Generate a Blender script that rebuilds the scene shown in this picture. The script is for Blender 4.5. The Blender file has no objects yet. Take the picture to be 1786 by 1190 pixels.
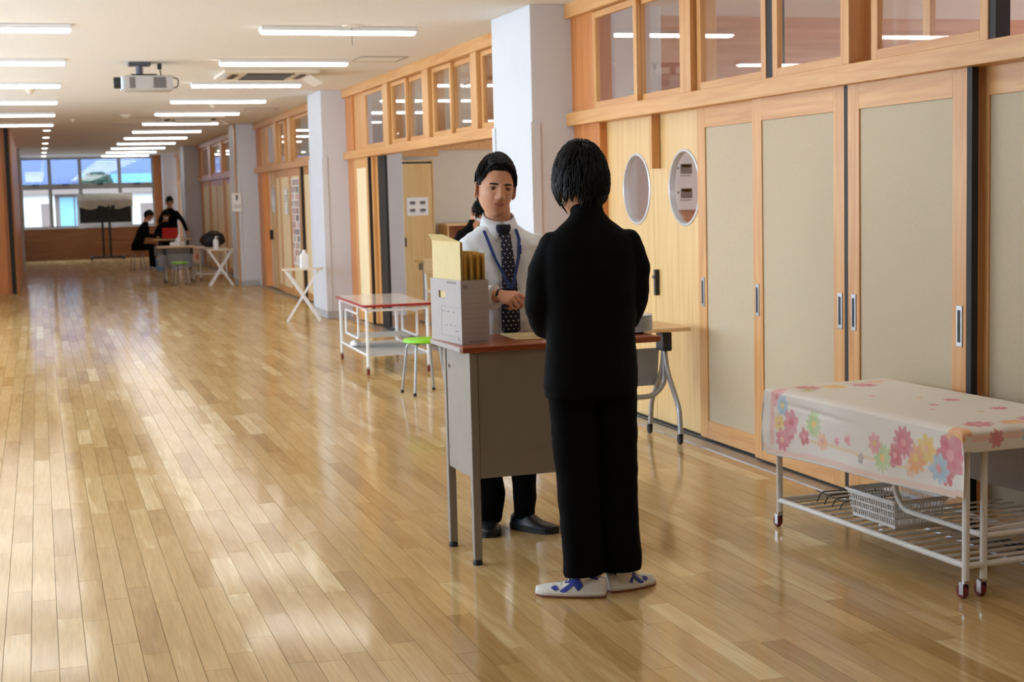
import bpy, bmesh, math, random
import numpy as np
from mathutils import Vector, Matrix, noise

random.seed(7)
SC = bpy.context.scene
COL = SC.collection
PI = math.pi

# ------------------------------------------------------------------ camera
F_PX, YAW, PITCH, ROLL, EYE = 2600.0, 0.30446, -0.098273, -0.025502, 1.53
fw = Vector((math.sin(YAW)*math.cos(PITCH), math.cos(YAW)*math.cos(PITCH), math.sin(PITCH)))
rt = fw.cross(Vector((0, 0, 1))).normalized()
up = rt.cross(fw)
r2 = rt*math.cos(ROLL) + up*math.sin(ROLL)
u2 = r2.cross(fw)
cam_d = bpy.data.cameras.new('camera')
cam_d.sensor_width = 36.0
cam_d.lens = 36.0*F_PX/1786.0
cam_d.clip_end = 300
cam_d.dof.use_dof = True
cam_d.dof.focus_distance = 6.0
cam_d.dof.aperture_fstop = 5.6
cam = bpy.data.objects.new('camera', cam_d)
COL.objects.link(cam)
cam.matrix_world = Matrix(((r2.x, u2.x, -fw.x, 0), (r2.y, u2.y, -fw.y, 0), (r2.z, u2.z, -fw.z, EYE), (0, 0, 0, 1)))
SC.camera = cam

# ------------------------------------------------------------------ sky, exposure
SC.view_settings.view_transform = 'Standard'
SC.view_settings.look = 'None'
SC.view_settings.gamma = 1.0
SC.view_settings.use_curve_mapping = False
SC.view_settings.exposure = 0.42
SKY_STRENGTH = 6.8
LAMP_STRENGTH = 9.6
world = bpy.data.worlds.new('sky')
SC.world = world
world.use_nodes = True
bg = world.node_tree.nodes['Background']
bg.inputs['Color'].default_value = (0.70, 0.84, 1.0, 1)
bg.inputs['Strength'].default_value = SKY_STRENGTH
SC.cycles.max_bounces = 10
SC.cycles.diffuse_bounces = 5
SC.cycles.glossy_bounces = 4
SC.cycles.transparent_max_bounces = 16
SC.cycles.sample_clamp_indirect = 6.0
SC.cycles.use_denoising = True
SC.cycles.denoiser = 'OPENIMAGEDENOISE'
SC.cycles.denoising_input_passes = 'RGB_ALBEDO_NORMAL'
SC.cycles.denoising_prefilter = 'ACCURATE'
SC.cycles.use_adaptive_sampling = False

# ------------------------------------------------------------------ helpers
def link(o, parent=None):
    COL.objects.link(o)
    if parent is not None:
        o.parent = parent
    return o

def tag(o, label=None, cat=None, group=None, kind=None):
    if label: o['label'] = label
    if cat: o['category'] = cat
    if group: o['group'] = group
    if kind: o['kind'] = kind
    return o

def thing(name, label, cat, loc=(0, 0, 0), rz=0.0, group=None):
    o = bpy.data.objects.new(name, None)
    o.empty_display_size = 0.1
    link(o)
    o.location = loc
    o.rotation_euler = (0, 0, rz)
    return tag(o, label, cat, group)

def struct(name, label, loc=(0, 0, 0)):
    o = bpy.data.objects.new(name, None)
    link(o)
    o.location = loc
    return tag(o, label, None, None, 'structure')

def copy_tree(o, parent=None):
    c = o.copy()
    link(c, parent)
    for ch in [x for x in bpy.data.objects if x.parent == o]:
        copy_tree(ch, c)
    return c

class MB:
    """collects vertices and faces of one part"""
    def __init__(s):
        s.v = []; s.f = []; s.m = None
    def add(s, vs, fs):
        b = len(s.v)
        if s.m is not None:
            vs = [tuple(s.m @ Vector(p)) for p in vs]
        s.v += [tuple(p) for p in vs]
        s.f += [tuple(i+b for i in q) for q in fs]
        return s
    def box(s, x0, x1, y0, y1, z0, z1):
        vs = [(x, y, z) for x in (x0, x1) for y in (y0, y1) for z in (z0, z1)]
        return s.add(vs, [(0, 1, 3, 2), (4, 6, 7, 5), (0, 4, 5, 1), (2, 3, 7, 6), (0, 2, 6, 4), (1, 5, 7, 3)])
    def obox(s, c, size, rot=None):
        hx, hy, hz = size[0]/2, size[1]/2, size[2]/2
        vs = [Vector((x, y, z)) for x in (-hx, hx) for y in (-hy, hy) for z in (-hz, hz)]
        if rot is not None: vs = [rot @ p for p in vs]
        c = Vector(c)
        return s.add([p+c for p in vs], [(0, 1, 3, 2), (4, 6, 7, 5), (0, 4, 5, 1), (2, 3, 7, 6), (0, 2, 6, 4), (1, 5, 7, 3)])
    def loft(s, rings, cap=True, closed=True):
        n = len(rings[0]); vs = []; fs = []
        for r in rings: vs += list(r)
        for i in range(len(rings)-1):
            for j in range(n if closed else n-1):
                k = (j+1) % n
                fs.append((i*n+j, i*n+k, (i+1)*n+k, (i+1)*n+j))
        if cap:
            fs.append(tuple(range(n-1, -1, -1)))
            fs.append(tuple((len(rings)-1)*n+j for j in range(n)))
        return s.add(vs, fs)
    def tube(s, pts, r, n=10, cap=True, flat=1.0, closed=False):
        pts = [Vector(p) for p in pts]
        rs = r if isinstance(r, (list, tuple)) else [r]*len(pts)
        m = len(pts); rings = []; prev = None
        for i in range(m):
            if closed: t = pts[(i+1) % m]-pts[i-1]
            else: t = pts[min(i+1, m-1)]-pts[max(i-1, 0)]
            t.normalize()
            if prev is None:
                a = Vector((0, 0, 1)) if abs(t.z) < .9 else Vector((1, 0, 0))
                nrm = (a - t*a.dot(t)).normalized()
            else:
                nrm = (prev - t*prev.dot(t)).normalized()
            prev = nrm
            b = t.cross(nrm)
            rings.append([pts[i]+nrm*rs[i]*math.cos(2*PI*j/n)+b*rs[i]*flat*math.sin(2*PI*j/n) for j in range(n)])
        if closed:
            rings.append(rings[0]); return s.loft(rings, False)
        return s.loft(rings, cap)
    def lathe(s, prof, n=20, c=(0, 0, 0), axis='z'):
        rings = []
        for r, z in prof:
            ring = []
            for j in range(n):
                a = 2*PI*j/n; x, y = r*math.cos(a), r*math.sin(a)
                p = (x, y, z) if axis == 'z' else ((z, x, y) if axis == 'x' else (y, z, x))
                ring.append((p[0]+c[0], p[1]+c[1], p[2]+c[2]))
            rings.append(ring)
        return s.loft(rings)
    def ell(s, c, r, nu=20, nv=12, rot=None):
        rings = []
        for i in range(1, nv):
            ph = PI*i/nv
            ring = [Vector((r[0]*math.sin(ph)*math.cos(2*PI*j/nu), r[1]*math.sin(ph)*math.sin(2*PI*j/nu), -r[2]*math.cos(ph))) for j in range(nu)]
            if rot is not None: ring = [rot @ p for p in ring]
            rings.append([p+Vector(c) for p in ring])
        return s.loft(rings)
    def prism(s, poly, z0, z1):
        n = len(poly)
        vs = [(x, y, z0) for x, y in poly]+[(x, y, z1) for x, y in poly]
        return s.add(vs, [tuple(range(n-1, -1, -1)), tuple(range(n, 2*n))]+[(i, (i+1) % n, n+(i+1) % n, n+i) for i in range(n)])
    def mesh(s, name):
        me = bpy.data.meshes.new(name)
        me.from_pydata(s.v, [], s.f)
        bm = bmesh.new(); bm.from_mesh(me)
        bmesh.ops.recalc_face_normals(bm, faces=bm.faces)
        bm.to_mesh(me); bm.free()
        return me
    def build(s, name, mat, parent=None, smooth=False, bevel=0.0, sharp=40, seg=2):
        me = s.mesh(name)
        me.materials.append(M[mat] if isinstance(mat, str) else mat)
        if smooth:
            me.polygons.foreach_set('use_smooth', [True]*len(me.polygons))
            if sharp: me.set_sharp_from_angle(angle=math.radians(sharp))
        o = bpy.data.objects.new(name, me)
        link(o, parent)
        if bevel:
            b = o.modifiers.new('bevel', 'BEVEL'); b.width = bevel; b.segments = seg; b.limit_method = 'ANGLE'
        return o

def rrect(x0, x1, y0, y1, r, n=5):
    out = []
    for cx, cy, a0 in ((x1-r, y1-r, 0), (x0+r, y1-r, PI/2), (x0+r, y0+r, PI), (x1-r, y0+r, 1.5*PI)):
        for i in range(n+1):
            a = a0+PI/2*i/n
            out.append((cx+r*math.cos(a), cy+r*math.sin(a)))
    return out

def arc(c, r, a0, a1, n, ax=0, ay=2):
    out = []
    for i in range(n+1):
        a = a0+(a1-a0)*i/n
        p = list(c); p[ax] += r*math.cos(a); p[ay] += r*math.sin(a); out.append(tuple(p))
    return out

def fillet(pts, r, n=5):
    """rounds the inner corners of a polyline"""
    pts = [Vector(p) for p in pts]; out = [pts[0]]
    for i in range(1, len(pts)-1):
        a, b, c = pts[i-1], pts[i], pts[i+1]
        d1 = (a-b); d2 = (c-b)
        rr = min(r, d1.length*.45, d2.length*.45)
        p0 = b+d1.normalized()*rr; p1 = b+d2.normalized()*rr
        for k in range(n+1):
            t = k/n
            out.append(p0*(1-t)**2+b*2*t*(1-t)+p1*t*t)
    out.append(pts[-1])
    return out

# ------------------------------------------------------------------ materials
M = {}
def srgb(r, g, b):
    f = lambda c: (c/255/12.92) if c/255 <= .04045 else ((c/255+.055)/1.055)**2.4
    return (f(r), f(g), f(b), 1)

def newmat(name):
    m = bpy.data.materials.new(name); m.use_nodes = True
    M[name] = m
    nt = m.node_tree
    return m, nt, nt.nodes['Principled BSDF']

def pm(name, col, rough=.5, metal=0.0, var=.06, scale=14.0, bump=0.0, bscale=60.0, spec=.5, stretch=(1, 1, 1), coat=0.0):
    m, nt, p = newmat(name)
    N, L = nt.nodes, nt.links
    tc = N.new('ShaderNodeTexCoord')
    mp = N.new('ShaderNodeMapping'); mp.inputs['Scale'].default_value = stretch
    L.new(tc.outputs['Object'], mp.inputs['Vector'])
    nz = N.new('ShaderNodeTexNoise'); nz.inputs['Scale'].default_value = scale; nz.inputs['Detail'].default_value = 3
    L.new(mp.outputs['Vector'], nz.inputs['Vector'])
    cr = N.new('ShaderNodeValToRGB')
    c = srgb(*col) if max(col) > 1.5 else (*col, 1)
    cr.color_ramp.elements[0].position = .25; cr.color_ramp.elements[1].position = .75
    cr.color_ramp.elements[0].color = tuple(x*(1-var) for x in c[:3])+(1,)
    cr.color_ramp.elements[1].color = tuple(min(1, x*(1+var)) for x in c[:3])+(1,)
    L.new(nz.outputs['Fac'], cr.inputs['Fac'])
    L.new(cr.outputs['Color'], p.inputs['Base Color'])
    p.inputs['Roughness'].default_value = rough
    p.inputs['Metallic'].default_value = metal
    p.inputs['Specular IOR Level'].default_value = spec
    p.inputs['Coat Weight'].default_value = coat
    if bump:
        n2 = N.new('ShaderNodeTexNoise'); n2.inputs['Scale'].default_value = bscale; n2.inputs['Detail'].default_value = 4
        L.new(mp.outputs['Vector'], n2.inputs['Vector'])
        b = N.new('ShaderNodeBump'); b.inputs['Strength'].default_value = bump; b.inputs['Distance'].default_value = .002
        L.new(n2.outputs['Fac'], b.inputs['Height']); L.new(b.outputs['Normal'], p.inputs['Normal'])
    return m

def wood(name, dark, light, rough=.4, grain=(28, 28, 1.6), coat=0.0, spec=.5):
    m, nt, p = newmat(name)
    N, L = nt.nodes, nt.links
    tc = N.new('ShaderNodeTexCoord'); mp = N.new('ShaderNodeMapping'); mp.inputs['Scale'].default_value = grain
    L.new(tc.outputs['Object'], mp.inputs['Vector'])
    oi = N.new('ShaderNodeObjectInfo')
    ad = N.new('ShaderNodeVectorMath'); ad.operation = 'ADD'
    sc = N.new('ShaderNodeVectorMath'); sc.operation = 'SCALE'; sc.inputs[0].default_value = (37, 19, 53)
    L.new(oi.outputs['Random'], sc.inputs['Scale'])
    L.new(mp.outputs['Vector'], ad.inputs[0]); L.new(sc.outputs['Vector'], ad.inputs[1])
    n1 = N.new('ShaderNodeTexNoise'); n1.inputs['Scale'].default_value = 1.0; n1.inputs['Detail'].default_value = 5; n1.inputs['Distortion'].default_value = .6
    L.new(ad.outputs['Vector'], n1.inputs['Vector'])
    cr = N.new('ShaderNodeValToRGB')
    cr.color_ramp.elements[0].position = .3; cr.color_ramp.elements[1].position = .72
    cr.color_ramp.elements[0].color = srgb(*dark); cr.color_ramp.elements[1].color = srgb(*light)
    L.new(n1.outputs['Fac'], cr.inputs['Fac']); L.new(cr.outputs['Color'], p.inputs['Base Color'])
    p.inputs['Roughness'].default_value = rough
    p.inputs['Specular IOR Level'].default_value = spec
    p.inputs['Coat Weight'].default_value = coat
    b = N.new('ShaderNodeBump'); b.inputs['Strength'].default_value = .12; b.inputs['Distance'].default_value = .001
    L.new(n1.outputs['Fac'], b.inputs['Height']); L.new(b.outputs['Normal'], p.inputs['Normal'])
    return m

def emit(name, col, strength):
    m, nt, p = newmat(name)
    p.inputs['Base Color'].default_value = (*col, 1)
    p.inputs['Emission Color'].default_value = (*col, 1)
    p.inputs['Emission Strength'].default_value = strength
    return m

def glass(name, tint=(1, 1, 1), ior=1.5, rough=.0):
    m = bpy.data.materials.new(name); m.use_nodes = True; M[name] = m
    nt = m.node_tree; N, L = nt.nodes, nt.links
    N.clear()
    out = N.new('ShaderNodeOutputMaterial'); mx = N.new('ShaderNodeMixShader')
    tr = N.new('ShaderNodeBsdfTransparent'); tr.inputs['Color'].default_value = (*tint, 1)
    gl = N.new('ShaderNodeBsdfGlossy'); gl.inputs['Roughness'].default_value = rough
    fr = N.new('ShaderNodeFresnel')
    ge = N.new('ShaderNodeNewGeometry'); mi = N.new('ShaderNodeMapRange')
    mi.inputs['To Min'].default_value = ior; mi.inputs['To Max'].default_value = 1/ior
    L.new(ge.outputs['Backfacing'], mi.inputs['Value']); L.new(mi.outputs['Result'], fr.inputs['IOR'])
    L.new(fr.outputs['Fac'], mx.inputs['Fac']); L.new(tr.outputs['BSDF'], mx.inputs[1]); L.new(gl.outputs['BSDF'], mx.inputs[2])
    L.new(mx.outputs['Shader'], out.inputs['Surface'])
    return m

def attr_mat(name, attr='tint', rough=.6, bump=.0, bscale=200, spec=.4):
    """base colour read from a colour attribute (printed or woven pattern of the thing itself)"""
    m, nt, p = newmat(name)
    N, L = nt.nodes, nt.links
    a = N.new('ShaderNodeAttribute'); a.attribute_name = attr
    L.new(a.outputs['Color'], p.inputs['Base Color'])
    p.inputs['Roughness'].default_value = rough
    p.inputs['Specular IOR Level'].default_value = spec
    if bump:
        tc = N.new('ShaderNodeTexCoord')
        n2 = N.new('ShaderNodeTexNoise'); n2.inputs['Scale'].default_value = bscale; n2.inputs['Detail'].default_value = 4
        L.new(tc.outputs['Object'], n2.inputs['Vector'])
        b = N.new('ShaderNodeBump'); b.inputs['Strength'].default_value = bump; b.inputs['Distance'].default_value = .001
        L.new(n2.outputs['Fac'], b.inputs['Height']); L.new(b.outputs['Normal'], p.inputs['Normal'])
    return m

wood('frame_wood', (196, 138, 78), (218, 168, 106), .38)
wood('frame_wood_across', (196, 138, 78), (218, 168, 106), .38, (28, 1.6, 28))
wood('amber_wood', (184, 112, 52), (212, 142, 78), .42)
wood('maple', (212, 174, 114), (228, 194, 136), .35)
wood('dark_wood', (150, 88, 40), (186, 118, 62), .45)
wood('wainscot_wood', (128, 76, 36), (160, 100, 52), .35, (1.5, 20, 20))
wood('room_wood', (172, 112, 80), (200, 142, 106), .5, (1.2, 20, 16))
wood('desk_wood', (132, 66, 34), (168, 92, 52), .3, (3, 40, 40))
wood('table_wood', (206, 166, 112), (226, 192, 142), .35, (3, 40, 40))
pm('ceiling_board', (232, 228, 222), .9, var=.05, scale=60, bump=.5, bscale=90)
pm('white_wall', (205, 205, 206), .7, var=.02, scale=6, bump=.15, bscale=120)
pm('room_wall', (206, 194, 176), .75, var=.02, scale=6)
pm('column_paint', (206, 210, 218), .55, var=.02, scale=5, bump=.12, bscale=140)
pm('door_cloth', (192, 177, 149), .7, var=.07, scale=240, bump=.25, bscale=500, stretch=(1, 1, .25))
pm('daylit_cloth', (236, 216, 176), .6, var=.05, scale=240, bump=.2, bscale=500, stretch=(1, 1, .25))  # panel cloth of the farther bays, with their stronger daylight put into its colour
pm('aluminium', (176, 178, 182), .32, .9, var=.04, scale=8)
pm('porthole_white', (206, 210, 216), .3, .3, var=.03)
pm('black_rubber', (18, 18, 20), .6, var=.1)
pm('black_plastic', (24, 24, 26), .45, var=.1)
pm('white_metal', (226, 226, 226), .35, var=.02)
pm('white_plastic', (232, 233, 236), .45, var=.02)
pm('grey_metal', (140, 131, 120), .5, var=.05, scale=10, bump=.15, bscale=160)
pm('silver_tube', (164, 166, 168), .35, .6, var=.03)
pm('chrome', (190, 190, 194), .2, 1.0, var=.03)
pm('baseboard', (172, 172, 174), .6, var=.03)
pm('red_edge', (150, 26, 34), .35, var=.06)
pm('red_wheel', (120, 24, 34), .45, var=.1)
pm('green_vinyl', (132, 206, 24), .4, var=.05)
pm('paper', (236, 236, 234), .8, var=.015)
pm('print_grey', (120, 120, 122), .8, var=.05)
pm('print_dark', (52, 52, 56), .8, var=.05)
pm('window_frame', (150, 146, 140), .5, var=.03)
glass('pane_glass')
glass('blue_glass', (.86, .92, 1.0))
emit('lamp_tube', (1.0, 0.985, 0.95), LAMP_STRENGTH)
emit('downlight_lens', (1.0, 0.96, 0.88), 9.0)
# ------------------------------------------------------------------ floor
def floor_material():
    m, nt, p = newmat('floor_wood')
    N, L = nt.nodes, nt.links
    rn = N.new('ShaderNodeAttribute'); rn.attribute_name = 'rnd'
    ti = N.new('ShaderNodeAttribute'); ti.attribute_name = 'tilt'
    tc = N.new('ShaderNodeTexCoord')
    mp = N.new('ShaderNodeMapping'); mp.inputs['Scale'].default_value = (11, 1.1, 1)
    L.new(tc.outputs['Object'], mp.inputs['Vector'])
    of = N.new('ShaderNodeVectorMath'); of.operation = 'SCALE'; of.inputs[0].default_value = (91, 57, 33)
    L.new(rn.outputs['Fac'], of.inputs['Scale'])
    ad = N.new('ShaderNodeVectorMath'); ad.operation = 'ADD'
    L.new(mp.outputs['Vector'], ad.inputs[0]); L.new(of.outputs['Vector'], ad.inputs[1])
    g = N.new('ShaderNodeTexNoise'); g.inputs['Scale'].default_value = 1.0; g.inputs['Detail'].default_value = 4; g.inputs['Distortion'].default_value = 1.6
    L.new(ad.outputs['Vector'], g.inputs['Vector'])
    mp2 = N.new('ShaderNodeMapping'); mp2.inputs['Scale'].default_value = (90, 4, 1)
    L.new(tc.outputs['Object'], mp2.inputs['Vector'])
    g2 = N.new('ShaderNodeTexNoise'); g2.inputs['Scale'].default_value = 1.0; g2.inputs['Detail'].default_value = 3
    L.new(mp2.outputs['Vector'], g2.inputs['Vector'])
    # board tone
    cr = N.new('ShaderNodeValToRGB')
    e = cr.color_ramp.elements
    e[0].position = 0; e[0].color = srgb(182, 146, 92)
    e[1].position = 1; e[1].color = srgb(230, 206, 156)
    k = e.new(.35); k.color = srgb(200, 165, 108)
    k = e.new(.72); k.color = srgb(210, 178, 122)
    # board value shifted by sapwood figure
    s1 = N.new('ShaderNodeMath'); s1.operation = 'SUBTRACT'; s1.inputs[1].default_value = .5
    L.new(g.outputs['Fac'], s1.inputs[0])
    s2 = N.new('ShaderNodeMath'); s2.operation = 'MULTIPLY_ADD'; s2.inputs[1].default_value = 1.05
    L.new(s1.outputs[0], s2.inputs[0]); L.new(rn.outputs['Fac'], s2.inputs[2])
    L.new(s2.outputs[0], cr.inputs['Fac'])
    mx = N.new('ShaderNodeMix'); mx.data_type = 'RGBA'; mx.blend_type = 'MULTIPLY'
    cr2 = N.new('ShaderNodeValToRGB'); cr2.color_ramp.elements[0].color = (.84, .82, .80, 1); cr2.color_ramp.elements[1].color = (1, 1, 1, 1)
    cr2.color_ramp.elements[0].position = .35; cr2.color_ramp.elements[1].position = .6
    L.new(g2.outputs['Fac'], cr2.inputs['Fac'])
    mx.inputs['Factor'].default_value = .8
    L.new(cr.outputs['Color'], mx.inputs['A']); L.new(cr2.outputs['Color'], mx.inputs['B'])
    L.new(mx.outputs['Result'], p.inputs['Base Color'])
    p.inputs['Roughness'].default_value = .12
    p.inputs['Specular IOR Level'].default_value = .5
    # lacquer waviness + a slight tilt of every board
    w = N.new('ShaderNodeTexNoise'); w.inputs['Scale'].default_value = 9; w.inputs['Detail'].default_value = 2
    L.new(tc.outputs['Object'], w.inputs['Vector'])
    b = N.new('ShaderNodeBump'); b.inputs['Strength'].default_value = .07; b.inputs['Distance'].default_value = .004
    L.new(w.outputs['Fac'], b.inputs['Height'])
    va = N.new('ShaderNodeVectorMath'); va.operation = 'ADD'
    L.new(b.outputs['Normal'], va.inputs[0]); L.new(ti.outputs['Vector'], va.inputs[1])
    vn = N.new('ShaderNodeVectorMath'); vn.operation = 'NORMALIZE'
    L.new(va.outputs['Vector'], vn.inputs[0]); L.new(vn.outputs['Vector'], p.inputs['Normal'])
    # lacquer: a clear gloss over the matte wood
    out = N['Material Output']
    df = N.new('ShaderNodeBsdfDiffuse'); gl = N.new('ShaderNodeBsdfGlossy'); gl.inputs['Roughness'].default_value = .11
    L.new(mx.outputs['Result'], df.inputs['Color'])
    L.new(vn.outputs['Vector'], gl.inputs['Normal'])
    fr = N.new('ShaderNodeFresnel'); fr.inputs['IOR'].default_value = 1.6
    L.new(vn.outputs['Vector'], fr.inputs['Normal'])
    mn = N.new('ShaderNodeMath'); mn.operation = 'MINIMUM'; mn.inputs[1].default_value = .44
    L.new(fr.outputs['Fac'], mn.inputs[0])
    ms = N.new('ShaderNodeMixShader')
    L.new(mn.outputs[0], ms.inputs['Fac']); L.new(df.outputs['BSDF'], ms.inputs[1]); L.new(gl.outputs['BSDF'], ms.inputs[2])
    L.new(ms.outputs['Shader'], out.inputs['Surface'])
    N.remove(p)
    return m
floor_material()
pm('subfloor', (96, 66, 36), .7, var=.05)

HALL_L, HALL_R, HALL_NEAR, HALL_FAR, CEIL = -3.0, 3.76, -3.2, 44.0, 2.895
floor = struct('floor', 'glossy light brown wooden plank floor of the wide school hallway')
MB().box(HALL_L, HALL_R, HALL_NEAR, HALL_FAR, -.08, -.007).build('base_slab', 'subfloor', floor)

def proj(x, y, z=0.0):
    d = Vector((x, y, z-EYE)); k = d.dot(fw)
    if k < .3: return None
    return 893+F_PX*d.dot(r2)/k, 595-F_PX*d.dot(u2)/k

def plank_geo(x0, x1, y0, y1, dz):
    g, c = .0003, .0009
    lo = [(x0+g, y0+g, -.007), (x1-g, y0+g, -.007), (x1-g, y1-g, -.007), (x0+g, y1-g, -.007)]
    hi = [(x0+c, y0+c, dz), (x1-c, y0+c, dz), (x1-c, y1-c, dz), (x0+c, y1-c, dz)]
    return lo+hi, [(4, 5, 6, 7), (0, 1, 5, 4), (1, 2, 6, 5), (2, 3, 7, 6), (3, 0, 4, 7)]

def plank_mesh(name, boards):
    vs, fs, rn, ti = [], [], [], []
    for (x0, x1, y0, y1, dz, r, t) in boards:
        v, f = plank_geo(x0, x1, y0, y1, dz); b = len(vs)
        vs += v; fs += [tuple(i+b for i in q) for q in f]
        rn += [r]*5; ti += [t]*5
    me = bpy.data.meshes.new(name); me.from_pydata(vs, [], fs)
    a = me.attributes.new('rnd', 'FLOAT', 'FACE'); a.data.foreach_set('value', rn)
    a = me.attributes.new('tilt', 'FLOAT_VECTOR', 'FACE'); a.data.foreach_set('vector', [c for t in ti for c in t])
    me.materials.append(M['floor_wood'])
    return me

rf = random.Random(21)
boards = []
PW = .0905
ncol = int((HALL_R-HALL_L)/PW)+1
for i in range(ncol):
    x0 = HALL_L+i*PW; x1 = min(x0+PW, HALL_R)
    if x1-x0 < .02: continue
    y = HALL_NEAR-rf.random()*.9
    while y < HALL_FAR:
        ln = rf.choice((.62, .78, .92, .92, 1.05))
        y0, y1 = max(y, HALL_NEAR), min(y+ln, HALL_FAR)
        if y1-y0 > .03:
            r = min(1, max(0, rf.gauss(.48, .2)))
            t = (rf.gauss(0, .0028), rf.gauss(0, .0028), 0)
            boards.append((x0, x1, y0, y1, rf.uniform(-.0004, 0), r, t))
        y += ln
def shown(b):
    c = [proj(b[0], b[2]), proj(b[1], b[2]), proj(b[1], b[3]), proj(b[0], b[3])]
    if any(p is None for p in c): return 0
    m = (sum(p[0] for p in c)/4, sum(p[1] for p in c)/4)
    if not (-20 < m[0] < 1806 and 300 < m[1] < 1215): return 0
    return abs(sum(c[i][0]*c[(i+1) % 4][1]-c[(i+1) % 4][0]*c[i][1] for i in range(4)))/2
boards.sort(key=shown, reverse=True)
for b in boards[:300]:
    link(bpy.data.objects.new('plank', plank_mesh('plank', [b])), floor)
rest = link(bpy.data.objects.new('far_planks', plank_mesh('far_planks', boards[300:])), floor)
rest['kind'] = 'stuff'

# ------------------------------------------------------------------ ceiling
ceiling = struct('ceiling', 'pale fissured board ceiling running the length of the hallway')
MB().box(HALL_L-.3, 11.0, HALL_NEAR, HALL_FAR+.3, CEIL, CEIL+.12).build('ceiling_slab', 'ceiling_board', ceiling)

# ------------------------------------------------------------------ columns of the right side
COLS = [(10.42, 11.38), (18.85, 19.8), (27.05, 28.0), (37.0, 37.9)]
column_words = ['near the two talking people', 'beside the red edged trolley', 'with a paper notice, before the distant table', 'behind the standing student far away']
for i, (a, b) in enumerate(COLS):
    c = struct('wall_column_%d' % (i+1), 'square pale grey painted column ' + column_words[i])
    x0 = 3.47 if i < 2 else 3.42
    MB().box(x0, 4.5, a, b, 0.0, CEIL).build('shaft', 'column_paint', c, bevel=.006)
    MB().box(x0-.012, x0+.06, a-.012, a+.06, .1, 2.05).box(x0-.012, x0+.06, b-.06, b+.012, .1, 2.05).build('corner_guard', 'column_paint', c, bevel=.003)
    MB().box(x0-.006, 3.76, a-.006, b+.006, 0, .1).build('skirting', 'baseboard', c, bevel=.002)
    if i == 2:
        MB().box(x0-.03, x0-.012, a-.035, a+.05, 0, 1.34).box(x0-.03, x0-.012, a-.035, a+.05, 1.67, CEIL).build('edge_board', 'frame_wood', c)

# ------------------------------------------------------------------ right wall with sliding doors and transom windows
XB = 3.735          # front face of beams
XD = 3.835          # middle door track
TZ0, TZ1 = 2.11, 2.79
cnt = {'door': 0, 'window': 0, 'trim': 0}
def nxt(k):
    cnt[k] += 1
    return '%s_%d' % (k, cnt[k])

def wall_right_bay(idx, y0, y1, word):
    t = struct(nxt('trim'), 'orange wooden beams and jambs framing the ' + word)
    MB().box(XB, 3.92, y0, y1, TZ1, CEIL).build('top_beam', 'frame_wood_across', t, bevel=.003)
    MB().box(XB, 3.92, y0, y1, 2.015, TZ0).build('lintel_beam', 'frame_wood_across', t, bevel=.003)
    MB().box(XB+.05, 3.92, y1-.46, y1, TZ0, TZ1).box(XB+.06, 3.92, y1-.52, y1, 0, 2.015).build('jamb_board', 'amber_wood', t)
    MB().box(XB+.05, 3.92, y0, y0+.2, TZ0, TZ1).box(XB+.06, 3.92, y0, y0+.2, 0, 2.015).build('jamb_board', 'frame_wood', t)
    MB().box(3.69, 3.95, y0, y1, -.006, .006).build('floor_track', 'aluminium', t, bevel=.002)
    MB().box(3.80, 3.805, y0, y1, .006, .012).box(3.835, 3.84, y0, y1, .006, .012).box(3.87, 3.875, y0, y1, .006, .012).build('track_rail', 'black_rubber', t)
    return t

def sash(x, ya, yb, word, glassmat='pane_glass', st=.055, z0=TZ0+.005, z1=TZ1-.005):
    w = struct(nxt('window'), word)
    h = .016
    MB().box(x-h, x+h, ya, ya+st, z0, z1).build('stile', 'frame_wood', w, bevel=.002)
    MB().box(x-h, x+h, yb-st, yb, z0, z1).build('stile', 'frame_wood', w, bevel=.002)
    MB().box(x-h, x+h, ya+st, yb-st, z0, z0+.045).build('rail', 'frame_wood_across', w, bevel=.002)
    MB().box(x-h, x+h, ya+st, yb-st, z1-.045, z1).build('rail', 'frame_wood_across', w, bevel=.002)
    MB().box(x-.003, x+.003, ya+st, yb-st, z0+.045, z1-.045).build('pane', glassmat, w)
    return w

def mullion(ya, yb, word):
    t = struct(nxt('trim'), word)
    MB().box(XB+.012, 3.92, ya, yb, TZ0, TZ1).build('post', 'frame_wood', t, bevel=.003)

def handle(parent, x, y, zc, h=.18):
    o = MB().box(x-.005, x, y-.022, y+.022, zc-h/2, zc+h/2).build('handle', 'aluminium', parent, bevel=.002)
    MB().box(x-.0065, x-.004, y-.009, y+.009, zc-h/2+.02, zc+h/2-.02).build('finger_recess', 'black_rubber', o)
    return o

def slider(x, ya, yb, word, cloth='door_cloth', sa=.105, sb=.105, handles=(), rub=(), z0=.018, z1=2.02, top=.125, bot=.11):
    """a sliding partition leaf: stiles at ya (near) and yb (far)"""
    d = struct(nxt('door'), word)
    h = .017
    MB().box(x-h, x+h, ya, ya+sa, z0, z1).build('stile', 'frame_wood', d, bevel=.002)
    MB().box(x-h, x+h, yb-sb, yb, z0, z1).build('stile', 'frame_wood', d, bevel=.002)
    MB().box(x-h, x+h, ya+sa, yb-sb, z1-top, z1).build('rail', 'frame_wood_across', d, bevel=.002)
    MB().box(x-h, x+h, ya+sa, yb-sb, z0, z0+bot).build('rail', 'frame_wood_across', d, bevel=.002)
    MB().box(x-.008, x+.008, ya+sa, yb-sb, z0+bot, z1-top).build('panel', cloth, d)
    for y in handles: handle(d, x-h, y, .91)
    for y, w in rub:
        MB().box(x-h+.002, x+h, y-w/2, y+w/2, z0, z1).build('rubber_edge', 'black_rubber', d)
    return d

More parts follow.
